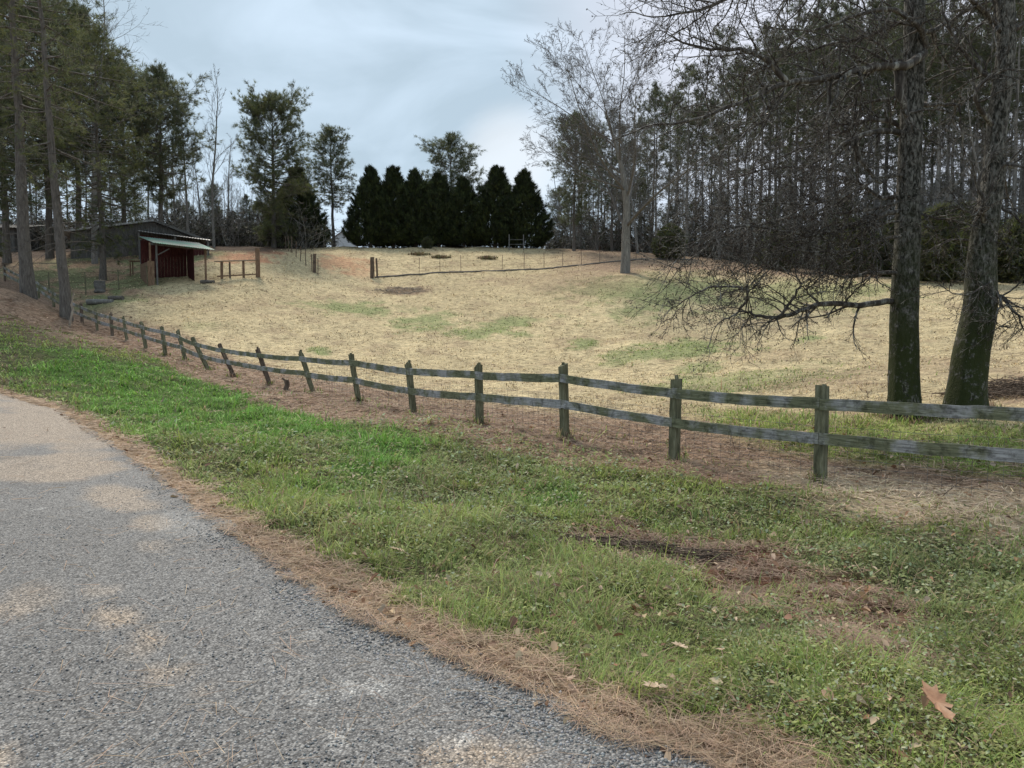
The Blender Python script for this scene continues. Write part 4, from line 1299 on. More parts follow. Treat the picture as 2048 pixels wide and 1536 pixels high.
o = Mesh().plank((0, 0, -.05), (.2, .0, .75), .10, .04, 3, .01, rng, up=(1, 0, 0)).plank((.2, 0, .7), (.13, 0, 1.05), .09, .04, 2, .01, rng, up=(1, 0, 0)).plank((.13, 0, 1.0), (.28, 0, 1.6), .05, .03, 2, .01, rng, up=(1, 0, 0)).build('broken_board', M['pale_wood'])
o.location = (p[0] + .05, p[1], p[2]); tag(o, 'pale broken board leaning at the foot of the leaning pine', 'board')
x_, y_ = ground_hit(573, 782)
o = Mesh().plank((0, 0, -.1), (.02, 0, .3), .12, .1, 3, .012, rng, up=(1, 0, 0)).plank((.02, 0, .22), (-.1, 0, .36), .05, .05, 2, .012, rng, up=(1, 0, 0)).build('stub_post', M['post_brown'])
o.location = (x_, y_, gz(x_, y_)); tag(o, 'splintered brown stub of an old post standing before the board fence', 'post')
print('structures done', flush=True)

# ------------------------------------------------------------------ trees
DN = [(.08, .09, .06), (.10, .11, .07), (.12, .13, .08), (.11, .11, .085)]
OL = [(.13, .15, .055), (.15, .165, .06), (.11, .12, .055), (.17, .18, .075)]
forest_var = [make_pine_meshes(100 + i, 20, .20, .34 + .07 * (i % 4), 3.0, 60, 12, .38, .036, 8, NEEDLE_COLS[:3] + DN, 1.0, 0, 16, ('dark_bark', 'pine_bark', 'grey_bark')[i % 3]) for i in range(6)]
open_var = [make_pine_meshes(200 + i, 14, .2, .2 + .08 * i, 4.0, 130, 14, .36, .03, 13, NEEDLE_COLS, .9, 0, 14) for i in range(3)]
def pine_at(var, px, Y, H, label, group=None, name='pine_tree', rz=None, wide=1.0):
    p = gp(px, Y)
    tm, cm, H0 = var
    s = H / H0
    r_ = empty(name, tuple(p), rng.uniform(0, 6.28) if rz is None else rz, label, 'tree', group)
    r_.scale = (s * wide, s * wide, s)
    link('trunk', tm, r_); link('crown', cm, r_)
    return r_
# the two big pines in front at the left
tm = make_pine_meshes(301, 23, .35, .36, 4.8, 95, 9, .34, .030, 8, NEEDLE_COLS + [(.08, .09, .05)], .8, .25, 50, 'pine_bark')
pine_at(tm, 58, 41, 23, 'thick straight grey pine trunk nearest the left edge', rz=0.6)
tm = make_pine_meshes(302, 22, .26, .30, 4.6, 85, 9, .34, .030, 8, NEEDLE_COLS + OL, .8, .3, 46, 'pine_bark', lean=(-.045, 0))
pine_at(tm, 133, 38, 22, 'slimmer leaning pine with broken board at its foot', rz=0.0)
tm = make_pine_meshes(303, 18, .24, .12, 4.6, 150, 12, .32, .035, 10, OL + NEEDLE_COLS, .8, .35, 20)
pine_at(tm, 205, 52, 16.5, 'olive green pine with drooping boughs in front of the barn', rz=1.0)
pine_at(tm, -40, 47, 19, 'bushy olive pine half cut off by the left edge', rz=2.0)
pine_at(open_var[0], 15, 56, 19, 'dark pine behind the thickest left trunk', rz=2.7)
pine_at(open_var[1], 100, 60, 20, 'tall pine filling the gap between the two left trunks')
pine_at(open_var[2], 160, 62, 19, 'tall pine rising directly behind the barn')
pine_at(open_var[0], 250, 66, 15.6, 'full crowned pine over the barn ridge', wide=1.1)
pine_at(open_var[1], 325, 63, 14.8, 'round topped open pine standing above the shelter roof', wide=1.1)
tm = make_pine_meshes(304, 14, .24, .05, 5.0, 200, 15, .36, .03, 15, OL[:2] + NEEDLE_COLS, .6, .12, 6)
pine_at(tm, 548, 72, 13.9, 'broad pine with layered olive boughs right of the bare saplings', rz=.3)
pine_at(open_var[2], 668, 84, 12.6, 'open crowned pine just left of the cypress row', wide=1.1)
pine_at(open_var[1], 905, 92, 14.0, 'lone round headed pine rising over the cypress row', rz=.4, wide=1.2)
pine_at(open_var[0], 1148, 74, 12.9, 'dense dark pine at the right end of the cypress row', wide=.9)

# cypress row
def make_cypress(seed, H, R):
    rng_ = random.Random(seed); rs_ = np.random.RandomState(seed)
    K = 3800
    t = rs_.rand(K) ** 1.2
    az = rs_.uniform(0, 6.283, K)
    def prof(t): return np.where(t < .12, .6 + .4 * (t / .12) ** .5, np.clip(1 - ((t - .12) / .88) ** 1.25, 0, 1) ** 1.1)
    lob = 1 + .10 * np.sin(az * 3 + t * 9 + seed)
    rr0 = R * .82 * prof(t) * lob * (1 - .5 * rs_.rand(K) ** 2.0)
    c = [np.stack([rr0 * np.cos(az), rr0 * np.sin(az), t * (H - .5) + .2], 1)]
    d = [np.stack([np.cos(az), np.sin(az), .9 + 1.0 * t], 1)]
    # upswept plumes that break the outline
    PN = 230
    tp = rs_.rand(PN) ** 1.05 * .97; ap = rs_.uniform(0, 6.283, PN)
    Lp = rs_.uniform(.5, 1.25, PN) * (1 - .6 * tp)
    for k in range(PN):
        r0_ = R * .78 * float(prof(np.array(tp[k])))
        m_ = 14
        u = rs_.rand(m_) ** .8
        dv = np.array([math.cos(ap[k]) * .75, math.sin(ap[k]) * .75, .75 + .5 * tp[k]])
        b0 = np.array([r0_ * math.cos(ap[k]), r0_ * math.sin(ap[k]), tp[k] * (H - .7) + .15])
        c.append(b0 + dv * (u * Lp[k])[:, None] + rs_.normal(0, .09, (m_, 3)) * (1.15 - u)[:, None] * 1.8)
        d.append(np.tile(dv + np.array([0, 0, .5]), (m_, 1)))
    top = np.stack([rs_.normal(0, .08, 40), rs_.normal(0, .08, 40), H - rs_.rand(40) * 1.3], 1)
    c.append(top); d.append(np.tile([[0, 0, 1.]], (40, 1)))
    c = np.concatenate(c); d = np.concatenate(d); d /= np.linalg.norm(d, axis=1, keepdims=True)
    V, tr, col = tufts(rs_, c, d, 8, .42, .055, .42, [(.03, .042, .02), (.042, .058, .022), (.07, .088, .03), (.03, .036, .022)])
    T = Tubes()
    pts, rad = trunk_taper(rng_, H * .95, .16, 8)
    T.add(pts, rad, 7)
    for i in range(30):
        z0 = H * rng_.uniform(.02, .8); a = rng_.uniform(0, 6.28); L = R * (1 - z0 / H) * .8
        T.add([(0, 0, z0), (L * math.cos(a) * .5, L * math.sin(a) * .5, z0 + L * .2), (L * math.cos(a), L * math.sin(a), z0 + L * .55)], [.04, .025, .01], 3)
    return T.mesh('trunk', M['dark_bark']), mesh_np('crown', V, tr, None, M['cypress'], col), H
cyp = [make_cypress(400 + i, 8.6, 3.2) for i in range(4)]
cy = [(596, 77, 8.0, 1.0, 'squat dark cypress under the broad olive pine'), (741, 78, 8.2, .86, 'first cypress of the row, beside the bright gap'), (787, 79, 8.4, .95, 'second cypress from the left in the row'),
      (832, 79, 8.0, .95, 'third cypress from the left in the row'), (878, 79, 7.6, 1, 'low topped cypress below the lone pine on its left side'), (928, 79, 7.2, 1, 'lowest cypress of the row under the lone pine'),
      (990, 79, 8.4, 1.05, 'tall pointed cypress right of the lone pine'), (1045, 78, 8.0, .95, 'last cypress at the right end of the row')]
for i, (px, Y, H, w, lab) in enumerate(cy):
    tmm, cmm, H0 = cyp[i % 4]
    p = gp(px, Y)
    r_ = empty('cypress_tree', tuple(p), rng.uniform(0, 6.28), lab, 'tree', 'row of dark cypresses on the crest')
    s = H / H0; r_.scale = (s * w * rng.uniform(1.05, 1.25), s * w * rng.uniform(1.05, 1.25), s); r_.rotation_euler[1] = rng.uniform(-.03, .03)
    link('trunk', tmm, r_); link('crown', cmm, r_)

# bare trees
def bare(seed, L, r, C, d0=(0, 0, 1), bm='grey_bark', tm='grey_bark', rmin=.006):
    rg = random.Random(seed)
    T = [Tubes(), Tubes()]
    grow(rg, T, (0, 0, -.25), d0, L, r, 0, C, None, rmin)
    return T[0].mesh('trunk', M[bm]), T[1].mesh('crown', M[tm])
M['twig'] = bark('twig', [(.3, (.07, .064, .06)), (.55, (.14, .13, .122)), (.75, (.22, .205, .19))])
CB = dict(n=[10, 8, 6, 5, 4, 3], wob=[.05, .14, .2, .22, .25, .25], trop=[.02, .045, .04, .03, .02, .0], taper=[.18, .2, .25, .3, .35, .4], split=1, maxl=5,
          k=[26, 10, 7, 4, 3], start=[.2, .2, .15, .15, .1], ang=[(40, 78), (28, 60), (25, 60), (25, 60), (25, 60)], ratio=[.68, .48, .5, .55, .6], tl=[.62, .45, .4, .3, .2], rr=[.42, .5, .55, .6, .7], sides=[12, 6, 4, 3, 3, 3])
CBIG = dict(CB, n=[12, 10, 7, 5, 4, 3], wob=[.04, .06, .09, .13, .18, .2], trop=[.02, .03, .03, .03, .02, .0], k=[15, 10, 7, 5, 3], start=[.26, .22, .18, .12, .1],
            ang=[(32, 66), (22, 45), (22, 45), (22, 50), (22, 50)], ratio=[.92, .46, .5, .5, .6], tl=[.42, .5, .4, .3, .2], rr=[.4, .42, .5, .6, .7])
tb = bare(12, 12.4, .40, CBIG, bm='grey_bark', tm='twig', rmin=.010)
p = gp(1250, 56)
place('bare_tree', [('trunk', tb[0]), ('crown', tb[1])], tuple(p), 2.2, .96, 'large spreading leafless tree with pale trunk at the top right of the pasture')
CS = dict(n=[12, 5, 4, 3], wob=[.03, .1, .15, .2], trop=[.02, .12, .08, .05], taper=[.12, .25, .3, .4], split=1, maxl=3, k=[26, 6, 4], start=[.25, .2, .2], ang=[(22, 45), (20, 45), (20, 45)],
          ratio=[.26, .42, .45], tl=[.6, .4, .3], rr=[.38, .55, .6], sides=[7, 3, 3, 3])
sap = [bare(20 + i, 14, .13, CS, rmin=.012) for i in range(3)]
for i, (px, Y, H, lab) in enumerate([(352, 74, 13, 'thin pinkish bare sapling right of the round topped pine'), (378, 70, 15.0, 'slender straight bare tree left of the tallest sapling'), (428, 70, 15.8, 'tallest slender bare tree above the hitching rail'),
                                     (405, 78, 12, 'low bare sapling between the two slender trees'), (455, 76, 11, 'short bare sapling left of the broad olive pine')]):
    p = gp(px, Y)
    place('bare_tree', [('trunk', sap[i % 3][0]), ('crown', sap[i % 3][1])], tuple(p), i * 1.3, H / 14, lab, group='slender bare trees by the barn')
pts = [(215, 40), ]
tb2 = bare(31, 17, .2, dict(CS, k=[22, 7, 5], ratio=[.34, .5, .5], ang=[(35, 65), (30, 55), (25, 50)]), bm='grey_bark', rmin=.008)
p = gp(190, 58)
place('bare_tree', [('trunk', tb2[0]), ('crown', tb2[1])], tuple(p), 1.0, 1.25, 'tall pale bare tree whose twigs reach out right of the left pines')

# right hand wood
def edge_y(px): return np.interp(px, [1080, 1250, 1400, 1600, 1750, 2048, 2400], [80, 74, 70, 64, 60, 54, 52])
def top_h(px): return np.interp(px, [1080, 1200, 1290, 1400, 1500, 1600, 1750, 2048], [12.5, 15.5, 17, 19, 21, 24, 25, 24])
rg = random.Random(77)
ORD = 'first second third fourth fifth sixth seventh eighth ninth tenth eleventh twelfth thirteenth fourteenth fifteenth sixteenth seventeenth eighteenth nineteenth twentieth twenty-first twenty-second twenty-third twenty-fourth'.split()
cnt = 0
for i in range(84):
    px = 1150 + (i + rg.random()) * (1200 / 84)
    row = i % 5
    Y = edge_y(px) + row * 8.5 + rg.uniform(0, 7) + 1
    H = top_h(px) * rg.uniform(.82, 1.08) * (1 + row * .05)
    v_ = forest_var[rg.randrange(6)]
    nm = 'pine_tree'
    if row == 0: lab = ORD[min(i // 5, 23)] + ' pine from the left along the front edge of the dark right hand wood'
    else: lab = 'tall thin pine deep in the dark wood right of the pasture'
    pine_at(v_, px, Y, H, lab, 'pines of the wood on the right', wide=rg.uniform(.8, 1.1))
for i in range(34):
    px = 1090 + (i + rg.random()) * (1250 / 34)
    Y = edge_y(px) + 3 + (i % 4) * 8 + rg.uniform(0, 8)
    if px < 1200: Y += 6
    pine_at(open_var[rg.randrange(3)], px, Y, rg.uniform(5.0, 9.0), ('young low branched pine under the tall pines of the right hand wood' if i % 4 else ORD[i // 4] + ' young pine from the left along the foot of the right hand wood'), 'young pines under the right hand wood', wide=rg.uniform(.75, 1.0))
fb_ = [bare(40 + i, 15, .15, dict(CB, maxl=4, k=[18, 7, 5, 3], ratio=[.36, .5, .5, .5]), bm='grey_bark', tm='grey_bark', rmin=.014) for i in range(3)]
for i in range(64):
    px = 1120 + (i + rg.random()) * (1080 / 64)
    Y = edge_y(px) - 2 + rg.uniform(0, 14)
    p = gp(px, Y)
    k = i % 3
    place('bare_tree', [('trunk', fb_[k][0]), ('crown', fb_[k][1])], tuple(p), rg.uniform(0, 6.28), rg.uniform(.5, .95), 'leafless grey tree among the pines of the right hand wood', group='bare trees in the right hand wood')
# wood behind the barn and left
young = 0
for i in range(34):
    px = -160 + (i + rg.random()) * (720 / 34)
    Y = 80 + (i % 3) * 9 + rg.uniform(0, 8)
    if px > 340: H = rg.uniform(5.5, 7.5); young += 1
    else: H = rg.uniform(12, 16) if px > 150 else rg.uniform(17, 22)
    pine_at(forest_var[rg.randrange(6)] if px < 340 else open_var[rg.randrange(3)], px, Y, H, 'dark pine standing in the wood behind the barn' if px < 340 else ORD[young - 1] + ' small young pine from the left at the back between barn and cypresses', 'pines of the wood behind the barn' if px < 340 else 'young pines at the back left', wide=.9 if px < 340 else .7)
for i in range(34):
    px = 300 + (i + rg.random()) * (265 / 34)
    Y = 74 + rg.uniform(0, 14)
    p = gp(px, Y)
    k = i % 3
    place('bare_sapling', [('trunk', sap[k][0]), ('crown', sap[k][1])], tuple(p), rg.uniform(0, 6.28), rg.uniform(.4, .62), 'thin grey sapling in the thicket between barn and cypress row', group='saplings of the back left thicket')

# underbrush: tangled twigs and dark leaves that read as one mass
def underbrush(name, seed, spots, label, cols, m=9, h=(1.5, 4.5)):
    rs_ = np.random.RandomState(seed); rg_ = random.Random(seed)
    T = Tubes(); C_, D2 = [], []
    for (x0_, y0_, z0_) in spots:
        H = rg_.uniform(*h)
        for k in range(7):
            a = rg_.uniform(0, 6.28)
            p_ = (x0_ + rg_.gauss(0, .5), y0_ + rg_.gauss(0, .5), z0_ - .1)
            d = vnorm((math.cos(a) * .5, math.sin(a) * .5, 1))
            pl_ = [p_]
            for j in range(4):
                d = vnorm((d[0] + rg_.gauss(0, .22), d[1] + rg_.gauss(0, .22), d[2] + rg_.gauss(0, .15)))
                pl_.append(vadd(pl_[-1], d, H / 4 * rg_.uniform(.6, 1.1)))
                e = vadd(pl_[-1], perp_dir(rg_, d, .8), H * .25)
                T.add([pl_[-1], e], [.012, .006], 3)
                e2 = vadd(e, perp_dir(rg_, d, .9), H * .15)
                T.add([e, e2], [.008, .005], 3)
            T.add(pl_, [.03, .025, .02, .014, .008], 3)
        for k in range(26):
            C_.append((x0_ + rg_.gauss(0, .9), y0_ + rg_.gauss(0, .9), z0_ + H * rg_.random() ** 1.1 * .85)); a = rg_.uniform(0, 6.28)
            D2.append((math.cos(a), math.sin(a), .4))
    root = empty(name, (0, 0, 0))
    bpy.data.objects.remove(root)
    V, tr, col = tufts(rs_, np.array(C_), np.array(D2), m, .42, .11, .7, cols, .6)
    tv, tq = tube_arrays(T.g)
    n0 = len(V)
    me = mesh_np(name, np.concatenate([V, tv]), tr, tq + n0, M['cypress'], np.concatenate([col, np.ones((len(tv), 3)) * np.array((.28, .265, .245)) * rs_.uniform(.5, 1.5, (len(tv), 1))]))
    o_ = link(name, me)
    return tag(o_, label, 'underbrush', None, 'stuff')
sp = []
for i in range(720):
    px = rg.uniform(1090, 2350)
    Y = edge_y(px) + rg.random() ** .8 * 40 + 1
    sp.append(tuple(gp(px, Y)))
DKC = [(.08, .08, .062), (.10, .10, .07), (.12, .12, .075), (.12, .10, .085), (.07, .068, .06)]
underbrush('underbrush', 5, sp, 'dark tangled undergrowth filling the foot of the right hand wood', DKC, 8, (1.8, 5.6))
sp = []
for i in range(420):
    px = rg.uniform(-160, 640)
    Y = 72 + rg.random() * 26 if px > 130 else 66 + rg.random() * 28
    sp.append(tuple(gp(px, Y)))
underbrush('underbrush', 6, sp, 'dark thicket behind the barn and under the left hand pines', DKC, 8, (2.0, 5.0))
# dark evergreens at the foot of the right wood and between the trunks
shr = []
for i in range(3):
    rs_ = np.random.RandomState(500 + i)
    K = 1500
    t = rs_.rand(K); az = rs_.uniform(0, 6.28, K)
    R = 1.5 * np.sin(np.clip(t * .85 + .15, 0, 1) * math.pi) ** .6 * (1 + .25 * np.sin(az * 3 + i)) * rs_.rand(K) ** .4
    c = np.stack([R * np.cos(az), R * np.sin(az), t * 3.2 + .1], 1)
    d = np.stack([np.cos(az), np.sin(az), .3 * np.ones(K)], 1)
    V, tr, col = tufts(rs_, c, d, 7, .3, .07, .6, OL + DN)
    T = Tubes(); rg2 = random.Random(i)
    for k in range(8):
        a = rg2.uniform(0, 6.28)
        T.add([(0, 0, -.2), (.4 * math.cos(a), .4 * math.sin(a), 1.2), (.9 * math.cos(a), .9 * math.sin(a), 2.6)], [.05, .03, .01], 4)
    shr.append((T.mesh('stem', M['dark_bark']), mesh_np('foliage', V, tr, None, M['needles'], col)))
for i, (px, Y, s, lab) in enumerate([(1700, 57, 1.25, 'olive evergreen bush left of the near upright trunk at the wood edge'), (1880, 50, 1.5, 'olive evergreen bush seen between the two near trunks'), (1930, 54, 1.6, 'taller evergreen bush behind the leaning near trunk'),
                                   (2035, 50, 1.3, 'evergreen bush at the right edge of the picture'), (1340, 66, .9, 'low evergreen bush right of the large bare tree'), (1800, 56, 1.3, 'evergreen bush directly behind the upright trunk'), (1560, 61, 1.0, 'small evergreen bush at the wood edge under hanging twigs'),
                                   (855, 75, .35, 'tiny yellow green shrub at the foot of the cypress row')]):
    p = gp(px, Y)
    place('evergreen_shrub', [('stem', shr[i % 3][0]), ('foliage', shr[i % 3][1])], tuple(p), i * 1.1, s, lab, 'shrub', 'evergreen bushes at the wood edge' if i < 7 else None)
print('forest done', flush=True)

# ------------------------------------------------------------------ the two near trees at the right
def px_poly(path, Y0, base):
    out_ = []
    for q_ in path:
        Yq = Y0 + (q_[2] if len(q_) > 2 else 0)
        w_ = at(q_[0], q_[1], Yq)
        out_.append(tuple(w_ - base))
    return out_
def densify(pts, k, rg_, jit):
    P = np.array(pts); n = len(P)
    s = np.arange(n); q_ = np.linspace(0, n - 1, (n - 1) * k + 1)
    # catmull-like smoothing through cubic interpolation per coordinate
    res = []
    for u in q_:
        i = min(int(u), n - 2); f = u - i
        p0, p1, p2, p3 = P[max(i - 1, 0)], P[i], P[i + 1], P[min(i + 2, n - 1)]
        v_ = .5 * ((2 * p1) + (-p0 + p2) * f + (2 * p0 - 5 * p1 + 4 * p2 - p3) * f * f + (-p0 + 3 * p1 - 3 * p2 + p3) * f ** 3)
        res.append(tuple(v_ + np.array([rg_.gauss(0, jit) for _ in range(3)])))
    return res
CT_ = dict(n=[6, 6, 4, 3, 3], wob=[.12, .15, .19, .24, .28], trop=[.0, -.02, -.03, .0, .0], taper=[.3, .3, .3, .35, .4], split=0, maxl=3, k=[6, 4, 4, 3], start=[.15, .15, .15, .1], ang=[(30, 65), (25, 60), (25, 60), (25, 60)],
           ratio=[.5, .55, .55, .6], tl=[.4, .4, .3, .2], rr=[.5, .6, .65, .7], sides=[5, 4, 3, 3, 3])
def near_tree(seed, base_px, Y0, trunk, limbs, label, upper, balls):
    rg_ = random.Random(seed); rs_ = np.random.RandomState(seed)
    base = at(base_px[0], base_px[1], Y0); base[2] = gz(base[0], base[1])
    root = empty('oak_tree', tuple(base), 0, label, 'tree')
    # trunk as a fluted surface
    tp = px_poly([(a, b_, 0) for a, b_, w_ in trunk], Y0, base)
    pts = densify(tp, 6, rg_, .0)
    wr = np.interp(np.linspace(0, len(trunk) - 1, len(pts)), range(len(trunk)), [w_ * .87 * Y0 / F / 2 for _, _, w_ in trunk])
    P = np.array(pts); n = len(P); s_ = 28
    V = []
    for i in range(n):
        for j in range(s_):
            a = 2 * math.pi * j / s_
            nn = mnoise.noise(Vector((math.cos(a) * 2.2, math.sin(a) * 2.2, P[i][2] * .8 + seed))) * .09 + mnoise.noise(Vector((math.cos(a) * 7, math.sin(a) * 7, P[i][2] * 2.5 + seed))) * .05
            fl = 1 + .28 * math.exp(-max(0, P[i][2]) / .25) * (1 + .5 * math.sin(a * 4 + seed))
            rr0 = wr[i] * (1 + nn) * fl
            V.append((P[i][0] + rr0 * math.cos(a), P[i][1] + rr0 * math.sin(a), P[i][2]))
    idx = np.arange(n * s_).reshape(n, s_); nx = np.roll(idx, -1, 1)
    q = np.stack([idx[:-1], nx[:-1], nx[1:], idx[1:]], -1).reshape(-1, 4)
    link('trunk', mesh_np('trunk', V, None, q, M['oak_bark'], None, True), root)
    T = [Tubes(), Tubes()]; tips = []
    for path, w0, dens, tl in limbs:
        lp = px_poly(path, Y0, base)
        pl_ = densify(lp, 4, rg_, .012)
        m_ = len(pl_)
        r0 = w0 * Y0 / F / 2
        rad = [max(.006, r0 * (1 - .8 * k / (m_ - 1))) for k in range(m_)]
        T[0].add(pl_, rad, 8)
        L = sum(math.dist(pl_[k], pl_[k + 1]) for k in range(m_ - 1))
        for k in range(int(dens * 2.0 * L)):
            u = rg_.uniform(.12, 1) * (m_ - 1); i = min(int(u), m_ - 2)
            q_ = tuple(pl_[i][c] + (pl_[i + 1][c] - pl_[i][c]) * (u - i) for c in range(3))
            d = vnorm(tuple(pl_[i + 1][c] - pl_[i][c] for c in range(3)))
            dd_ = perp_dir(rg_, d, math.radians(rg_.uniform(35, 80)))
            grow(rg_, [T[1], T[1]], q_, dd_, tl * rg_.uniform(.4, 1.6), max(.007, rad[i] * .45), 1, CT_, tips, .0042)
        d = vnorm(tuple(pl_[-1][c] - pl_[-2][c] for c in range(3)))
        grow(rg_, [T[1], T[1]], pl_[-1], d, tl * 1.2, max(.007, rad[-1]), 1, CT_, tips, .0042)
    for k in range(upper):      # crown above the frame
        i = rg_.randrange(int(n * .72), n)
        a = rg_.uniform(0, 6.28)
        grow(rg_, [T[0], T[1]], pts[i], vnorm((math.cos(a), math.sin(a), rg_.uniform(.2, 1.0))), rg_.uniform(2.2, 4.0), wr[i] * .35, 0, dict(CT_, split=1), tips, .003)
    link('limbs', T[0].mesh('limbs', M['oak_limb']), root)
    link('twigs', T[1].mesh('twigs', M['oak_limb']), root)
    # small dry fruits and curled leaf scraps hanging from the twigs
    tp_ = [q_[0] for q_ in tips if rg_.random() < balls]
    if tp_:
        c = np.array(tp_)
        V, tr, col = tufts(rs_, c, np.tile([[0, 0, -1.]], (len(c), 1)), 3, .022, .02, 1.0, [(.05, .035, .028), (.08, .055, .04), (.035, .028, .024)])
        link('dry_leaves', mesh_np('dry_leaves', V, tr, None, M['straw'], col), root)
    return root
trunkA = [(1810, 838, 68), (1809, 760, 64), (1808, 660, 62), (1811, 560, 58), (1815, 460, 55), (1819, 350, 50), (1823, 240, 46), (1828, 120, 44), (1830, 0, 42), (1836, -150, 38), (1838, -320, 30), (1846, -520, 18)]
limbsA = [
    ([(1785, 603), (1720, 610, -.2), (1650, 607, -.5), (1600, 622, -.7), (1555, 634, -.9), (1510, 632, -1.0), (1488, 622, -1.1), (1450, 638, -1.2)], 13, 4.5, .7),
    ([(1560, 634, -.9), (1590, 590, -1.0), (1600, 560, -1.0), (1570, 545, -1.1)], 6, 7, .5),
    ([(1480, 622, -1.1), (1492, 580, -1.3), (1420, 575, -1.4), (1370, 600, -1.5), (1340, 620, -1.5)], 5, 8, .5),
    ([(1640, 608, -.5), (1612, 575, -.6), (1650, 545, -.6)], 5, 7, .5),
    ([(1845, 108, -.1), (1810, 132, -.35), (1760, 133, -.5), (1700, 146, -.8), (1640, 158, -1.0), (1575, 166, -1.3), (1520, 188, -1.5), (1480, 206, -1.7), (1400, 235, -1.9), (1330, 250, -2.0)], 18, 4.0, .9),
    ([(1575, 166, -1.3), (1530, 118, -1.5), (1480, 98, -1.6), (1400, 96, -1.8), (1340, 70, -2.0)], 11, 5.5, .8),
    ([(1795, 120, -.3), (1802, 190, -.3), (1818, 235, -.2), (1836, 262, -.1)], 20, 2, .6),
    ([(1850, 100, -.1), (1842, 60, -.3), (1790, 20, -.5), (1720, 30, -.8), (1640, 55, -1.0), (1560, 60, -1.2)], 13, 5.0, .9),
    ([(1810, 268), (1760, 262, -.3), (1710, 275, -.5), (1660, 308, -.7), (1620, 330, -.8)], 13, 5, .8),
    ([(1712, 275, -.5), (1716, 310, -.5), (1738, 345, -.4), (1764, 364, -.3), (1800, 340, -.05)], 11, 3, .6),
    ([(1812, 255, .2), (1740, 240, .3), (1690, 262, .4), (1600, 300, .6), (1500, 340, .8)], 10, 5, .9),
    ([(1812, 420), (1760, 432, -.2), (1700, 452, -.5), (1640, 468, -.8), (1580, 465, -1.0), (1500, 452, -1.3), (1430, 462, -1.5), (1370, 500, -1.7)], 10, 6.5, .8),
    ([(1812, 385), (1760, 395, .1), (1690, 345, .3), (1600, 335, .5), (1500, 345, .7), (1420, 390, .8)], 9, 5.5, .8),
    ([(1812, 440), (1740, 452, -.4), (1660, 470, -.7), (1580, 500, -1.0), (1520, 560, -1.2), (1490, 600, -1.2)], 5, 4, .9),
    ([(1812, 400), (1700, 425, -.2), (1560, 440, -.4), (1450, 470, -.6), (1380, 520, -.7), (1350, 545, -.7)], 6, 4, 1.0),
    ([(1575, 166, -1.3), (1540, 230, -1.4), (1500, 260, -1.5), (1420, 330, -1.6)], 6, 5, .9),
    ([(1815, 470), (1760, 480, -.3), (1700, 500, -.6), (1640, 505, -.8), (1560, 500, -1.0), (1470, 520, -1.2)], 7, 7, .8),
    ([(1818, 350), (1760, 355, -.3), (1680, 395, -.6), (1600, 410, -.8), (1520, 405, -1.0), (1440, 430, -1.2)], 8, 6, .9),
    ([(1822, 190), (1760, 200, .3), (1680, 215, .6), (1600, 250, .8), (1520, 290, .9)], 8, 5, .9),
    ([(1800, 545), (1750, 545, -.2), (1690, 555, -.4), (1640, 540, -.6), (1560, 520, -.8), (1500, 540, -.9)], 9, 6, .7),
    ([(1828, 210), (1880, 208, .1), (1918, 212, .1), (1922, 262, .1), (1930, 310, .2)], 9, 4, .6),
    ([(1832, 70), (1890, 50, .2), (1960, 10, .4), (2040, -10, .5)], 12, 5, .9),
    ([(1818, 425), (1880, 435, -.2), (1950, 455, -.4), (2000, 480, -.4)], 6, 6, .6),
    ([(1832, -40), (1760, -60, -.5), (1640, -40, -1.0), (1500, -20, -1.4), (1400, 20, -1.8), (1330, 30, -2.0)], 14, 6.0, 1.1),
    ([(1832, -90), (1700, -130, .5), (1560, -120, 1.0), (1440, -70, 1.2), (1370, -20, 1.4)], 13, 6, 1.1),
    ([(1832, 30), (1740, 70, .6), (1650, 90, 1.0), (1560, 120, 1.3), (1460, 160, 1.4)], 10, 5.5, .9),
]
near_tree(1, (1810, 830), 13.3, trunkA, limbsA, 'upright lichen covered oak with a long low limb reaching left behind the fence', 16, .55)
trunkB = [(1930, 838, 84), (1933, 790, 80), (1944, 700, 76), (1958, 625, 72), (1962, 560, 66), (1966, 490, 56), (1977, 420, 50), (1988, 350, 46), (1994, 250, 42), (2012, 100, 38), (2010, -80, 34), (2030, -300, 24), (2040, -480, 14)]
limbsB = [
    ([(1985, 585), (2010, 600, -.3), (2030, 625, -.5), (2050, 660, -.6)], 10, 7, .6),
    ([(1990, 560), (2000, 610, -.4), (1990, 640, -.5), (2003, 655, -.5)], 6, 6, .4),
    ([(1985, 560, -.2), (1930, 590, -.4), (1890, 575, -.5)], 5, 7, .5),
    ([(1975, 470), (1968, 430, -.2), (1964, 400, -.3), (1960, 360, -.4), (1990, 300, -.4)], 14, 4, .7),
    ([(1985, 430), (1940, 425, -.2), (1890, 400, -.4)], 8, 6, .7),
    ([(1990, 480), (1960, 482, .2), (1900, 480, .3), (1860, 500, .4)], 8, 6, .6),
    ([(1992, 260), (1950, 200, -.3), (1980, 150, -.4), (2048, 138, -.5)], 11, 5, .8),
    ([(1998, 160), (1940, 120, .2), (1900, 60, .3), (1880, 0, .4)], 12, 5, .9),
    ([(1985, 340), (2030, 330, -.3), (2090, 350, -.5)], 10, 5, .8),
    ([(2000, 60), (1960, 10, -.3), (1900, -20, -.5)], 12, 5, .9),
    ([(1990, 400), (2040, 440, -.3), (2100, 460, -.5)], 8, 6, .8),
]
near_tree(2, (1930, 826), 13.0, trunkB, limbsB, 'thick leaning mossy oak nearest the right edge behind the fence', 12, .3)

